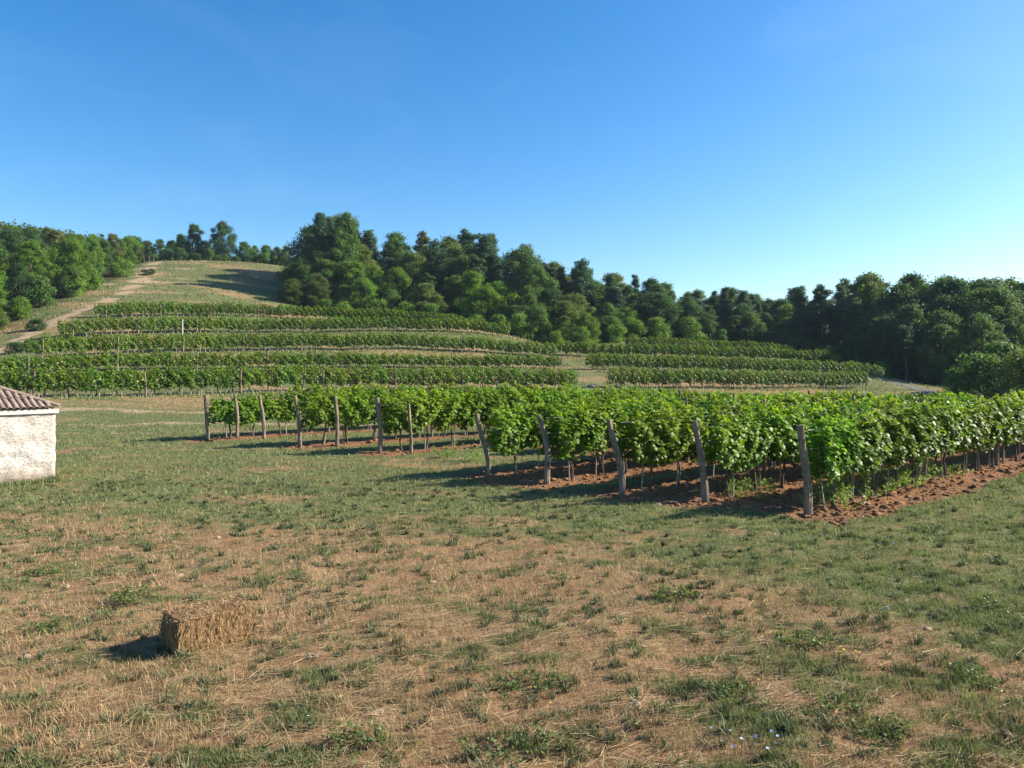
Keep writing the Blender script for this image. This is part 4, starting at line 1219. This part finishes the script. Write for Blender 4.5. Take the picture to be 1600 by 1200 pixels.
# ------------------------------------------------------------------ weeds, flowers, stones and other small things
def weed_proto(seed, H=.45, n=150, leaf=.06, spread=.28, blade=True):
    rn = np.random.default_rng(seed); mbv = []
    st = rn.integers(0, 14, n); ax = rn.normal(size=14) * spread * .45; ay = rn.normal(size=14) * spread * .45
    lx = rn.normal(size=14) * spread * .6; ly = rn.normal(size=14) * spread * .6; hh = rn.uniform(.5, 1.0, 14) * H
    f = rn.random(n) ** .8
    P = np.c_[ax[st] + lx[st] * f + rn.normal(size=n) * .025, ay[st] + ly[st] * f + rn.normal(size=n) * .025, hh[st] * f + .01]
    N = rn.normal(size=(n, 3)) * .7 + np.array([0, 0, .6])
    V, Q, rv = leaf_cards(P, N, leaf * (.6 + .8 * rn.random(n)), rn, .5, .12)
    # stems
    S = []; SQ = []; o = len(V)
    for k in range(14):
        b = np.array([ax[k], ay[k], -.02]); tpt = np.array([ax[k] + lx[k], ay[k] + ly[k], hh[k]]); sd = np.array([.004, .002, 0])
        S += [b - sd, b + sd, tpt + sd * .5, tpt - sd * .5]; SQ.append([o + k * 4 + q for q in range(4)])
    return mesh_np("weed", np.concatenate([V, np.array(S)]), np.concatenate([Q, np.array(SQ)]), M["weed"], False, {"rnd": np.concatenate([rv, np.full(len(S), .4)])})
TALLW = [weed_proto(700 + k, .50, 420, .05, .34) for k in range(3)]
LOWW = [weed_proto(710 + k, .15, 420, .034, .19) for k in range(4)]
for u, v, s, lab in ((1295, 792, .9, "pale green weeds at the foot of the nearest corner post"), (1322, 785, 1.05, "tall weed clump just right of the nearest corner post"), (1338, 772, .9, "leafy weeds under the first vine of the nearest row"),
                     (1385, 766, 1.0, "weed clump left of the big grassy weeds under the nearest row"), (1412, 762, 1.2, "biggest grassy weed clump under the nearest row"), (1440, 755, 1.1, "weed clump at the right end of the grassy weeds under the nearest row"),
                     (1478, 745, .8, "small weed clump farther along the nearest row"), (1180, 775, .8, "green weeds behind the second corner post"), (1150, 772, .8, "weeds under the second vine row beside its post"), (700, 716, .9, "grass clump in the lane between the vine blocks"), (735, 722, .9, "grass clump at the right side of the lane between the vine blocks")):
    x, y = GP(u, v)
    o = ob("weed_plant", TALLW[random.randrange(3)], None, (x, y, zg(x, y)), (0, 0, random.uniform(0, 6)), (s * 1.5, s * 1.5, s * 1.2), (1.9, 1.75, 1.5))
    tag(o, lab, "weed", "weeds under the vine rows")
for u, v, s, lab in ((1132, 1092, .9, "bright leafy weed in the lower right foreground, left of the pale stalks"), (1375, 1155, 1.0, "low broad-leaved weed near the bottom right"), (1310, 1110, .9, "leafy weed above the broad-leaved one near the bottom right"),
                     (1530, 1062, 1.0, "dark green weed near the right picture edge"), (1548, 952, 1.0, "bright weed patch by the right edge of the field"), (1060, 940, 1.4, "grey green weed patch in the right middle of the stubble"), (830, 1075, 1.2, "bushy green weed in the bottom centre"),
                     (200, 945, 1.3, "green weed clump behind the straw bale to its left"), (75, 985, 1.0, "flat green weed left of the bale's shadow"), (60, 905, 1.1, "green weed clump near the left edge of the stubble"), (815, 1180, 1.1, "green weed at the bottom edge, centre"), (560, 1170, 1.1, "dark weed at the bottom edge left of centre"),
                     (1250, 1000, 1.3, "wide green weed patch with yellow flowers on the right")):
    x, y = GP(u, v)
    o = ob("weed_plant", LOWW[random.randrange(4)], None, (x, y, zg(x, y)), (0, 0, random.uniform(0, 6)), (s, s, s * .8), (1.15, 1.0, 1.1))
    tag(o, lab, "weed", "low weeds in the stubble field")
# chicory and yellow flowers
def flat_mat(name, c):
    t = NT(name); n = t.noise(t.pos("Object"), 60, 2); return t.finish(t.mix(n, tuple(q * .8 for q in c), c), .6, .2, None, .3)
M["chicory"] = flat_mat("chicory_petal", (0.55, 0.56, 0.76)); M["yellow"] = flat_mat("yellow_petal", (0.80, 0.58, 0.04)); M["stem"] = flat_mat("flower_stem", (0.11, 0.15, 0.05))
def flower(name, u, v, h, r, mat, lab, group, heads=3):
    x, y = GP(u, v); rr = random.Random(int(u * 7 + v))
    e = bpy.data.objects.new(name, None); COL.objects.link(e); e.location = (x, y, zg(x, y))
    tag(e, lab, "flower", group)
    for k in range(heads):
        ox, oy = (rr.uniform(-.16, .16), rr.uniform(-.12, .12)) if heads > 1 else (0, 0)
        hh = h * rr.uniform(.75, 1.1)
        mb = MB(); mb.tube([(ox * .5, oy * .5, -.01), (ox * .8, oy * .8, hh * .5), (ox, oy, hh)], [.003, .0025, .002], 4, False)
        ob("stem", mb.mesh("stem", M["stem"]), e)
        mb = MB(); npet = 9; rot = Matrix.Rotation(rr.uniform(-.5, .5), 3, 'X') @ Matrix.Rotation(rr.uniform(-.6, .2), 3, 'Y')
        for q in range(npet):
            an = 6.283 * q / npet; d1 = Vector((math.cos(an), math.sin(an), .25)); s1 = Vector((-math.sin(an), math.cos(an), 0)) * r * .28
            vv = [Vector((0, 0, 0)), d1 * r * .6 + s1, d1 * r, d1 * r * .6 - s1]
            mb.add([rot @ p + Vector((ox, oy, hh)) for p in vv], [(0, 1, 2, 3)])
        ob("flower_head", mb.mesh("flower_head", mat), e)
CG = "pale blue flowers in the field"; YG = "yellow flowers in the field"
for u, v, hd, lab in ((1125, 1178, 2, "leftmost pale blue flowers at the bottom edge, right of centre"), (1158, 1182, 4, "middle cluster of pale blue flowers at the bottom edge"), (1200, 1188, 4, "right cluster of pale blue flowers at the bottom edge"),
                      (1372, 965, 3, "pale blue flowers in the green on the right"), (1392, 946, 2, "upper pale blue flowers in the green on the right"), (1385, 860, 2, "far pale blue flowers beside the bare track on the right"), (482, 1138, 1, "single pale blue flower left of centre near the bottom")):
    flower("blue_flower", u, v, .13, .017, M["chicory"], lab, CG, hd)
for u, v, hd, lab in ((1165, 1078, 2, "yellow flowers beside the bright leafy weed"), (1310, 1032, 4, "left group of yellow flowers in the right foreground"), (1330, 1036, 4, "right group of yellow flowers in the right foreground"), (1500, 985, 2, "yellow flowers toward the right edge"),
                      (724, 1112, 1, "single yellow flower in the bottom centre"), (860, 1120, 1, "lone yellow flower right of the bottom centre"), (155, 962, 2, "yellow flowers above the bale's shadow"), (1430, 922, 4, "yellow flowers in the bright grass on the right"), (1075, 950, 1, "yellow flower in the grey green weed patch")):
    flower("yellow_flower", u, v, .12, .016, M["yellow"], lab, YG, hd)
# pale stones
t = NT("stone"); n = t.noise(t.pos("Object"), 14, 5)
M["stone"] = t.finish(t.mix(n, (0.26, 0.19, 0.125), (0.44, 0.34, 0.24)), .9, .1, t.bump(n, .5, .02))
def stone_mesh(seed):
    import bmesh
    rn = np.random.default_rng(seed); bm = bmesh.new(); bmesh.ops.create_icosphere(bm, subdivisions=2, radius=1)
    for v in bm.verts:
        p = v.co; k = 1 + .22 * math.sin(p.x * 3 + seed) * math.sin(p.y * 2.6 + 2 * seed) + float(rn.normal()) * .06
        v.co = Vector((p.x * k, p.y * k * .8, max(-.3, p.z * k * .6)))
    me = bpy.data.meshes.new("stone"); bm.to_mesh(me); bm.free(); me.materials.append(M["stone"]); return me
STN = [stone_mesh(k) for k in range(5)]
for u, v, s, lab in ((487, 1028, .065, "pale stone right of the bale in the stubble"), (727, 1048, .05, "pale stone in the centre of the stubble"), (992, 1106, .07, "pale stone at the lower centre right"), (590, 1108, .06, "upright pale stone left of the bottom centre"), (40, 1026, .07, "pale stone left of the bale's shadow"),
                     (675, 908, .06, "pale stone in the stubble above the centre"), (340, 842, .06, "pale stone on the far stubble, upper left"), (360, 880, .06, "second pale stone on the far stubble, upper left"), (280, 900, .055, "pale stone above the bale"), (1028, 788, .08, "pale stone on the red soil by the second post"), (104, 915, .06, "pale stone near the left edge"),
                     (1450, 984, .05, "small pale stone in the green on the right"), (1003, 1008, .05, "small pale stone right of centre"), (1345, 800, .09, "pale clod on the ploughed strip by the corner post"), (925, 600, .6, "pale boulder on the gap path between the terraces")):
    x, y = GP(u, v) if u != 925 else XY(925, 74)
    o = ob("stone", STN[random.randrange(5)], None, (x, y, zg(x, y) - s * .05), (0, 0, random.uniform(0, 6)), (s, s, s * random.uniform(.7, 1)))
    tag(o, lab, "stone", "pale stones in the field")
# thin pole by the gap and posts at the top of the track
mb = MB(); mb.tube([(0, 0, -.2), (.02, 0, 2.2), (0, 0, 4.3)], [.05, .045, .035], 7)
x, y = XY(877, 71); tag(ob("pole", mb.mesh("pole", M["post"]), None, (x, y, zg(x, y))), "thin tall pole near the right end of the lowest terrace row", "pole")
mb = MB(); mb.tube([(0, 0, -.2), (0, 0, 1.0), (.02, 0, 1.9)], [.075, .075, .07], 8)
t = NT("pale_concrete"); n = t.noise(t.pos("Object"), 9, 3); M["concrete"] = t.finish(t.mix(n, (.40, .37, .33), (.52, .49, .45)), .9, .1)
x, y = XY(285, 86.6); tag(ob("stake_post", mb.mesh("stake_post", M["concrete"]), None, (x, y, zg(x, y))), "whitish post standing in the fourth vine terrace row", "post")
FP = post_proto(800, 1.5, .07, .02)
for u, d, lab in ((214, 166, "leftmost thin fence post at the top of the dirt track"), (225, 167, "second thin fence post at the top of the dirt track"), (233, 168, "third thin fence post at the top of the dirt track"), (240, 168, "rightmost thin fence post at the top of the dirt track")):
    x, y = XY(u, d); tag(ob("fence_post", FP, None, (x, y, zg(x, y)), (0, 0, u)), lab, "post", "fence posts at the top of the track")


# ------------------------------------------------------------------ thin summer haze
t = NT("haze_air"); pv = t.new("ShaderNodeVolumePrincipled")
pv.inputs["Color"].default_value = (0.62, 0.80, 1.0, 1.0); pv.inputs["Density"].default_value = 0.00013
t.link(pv.outputs[0], t.out.inputs["Volume"])
mb = MB(); mb.box(-440, 440, -140, 460, float(GZ.min()) - 1.0, float(GZ.max()) + 25)
tag(ob("haze", mb.mesh("haze", t.m)), "thin bluish summer haze over the valley", "haze", kind="stuff")
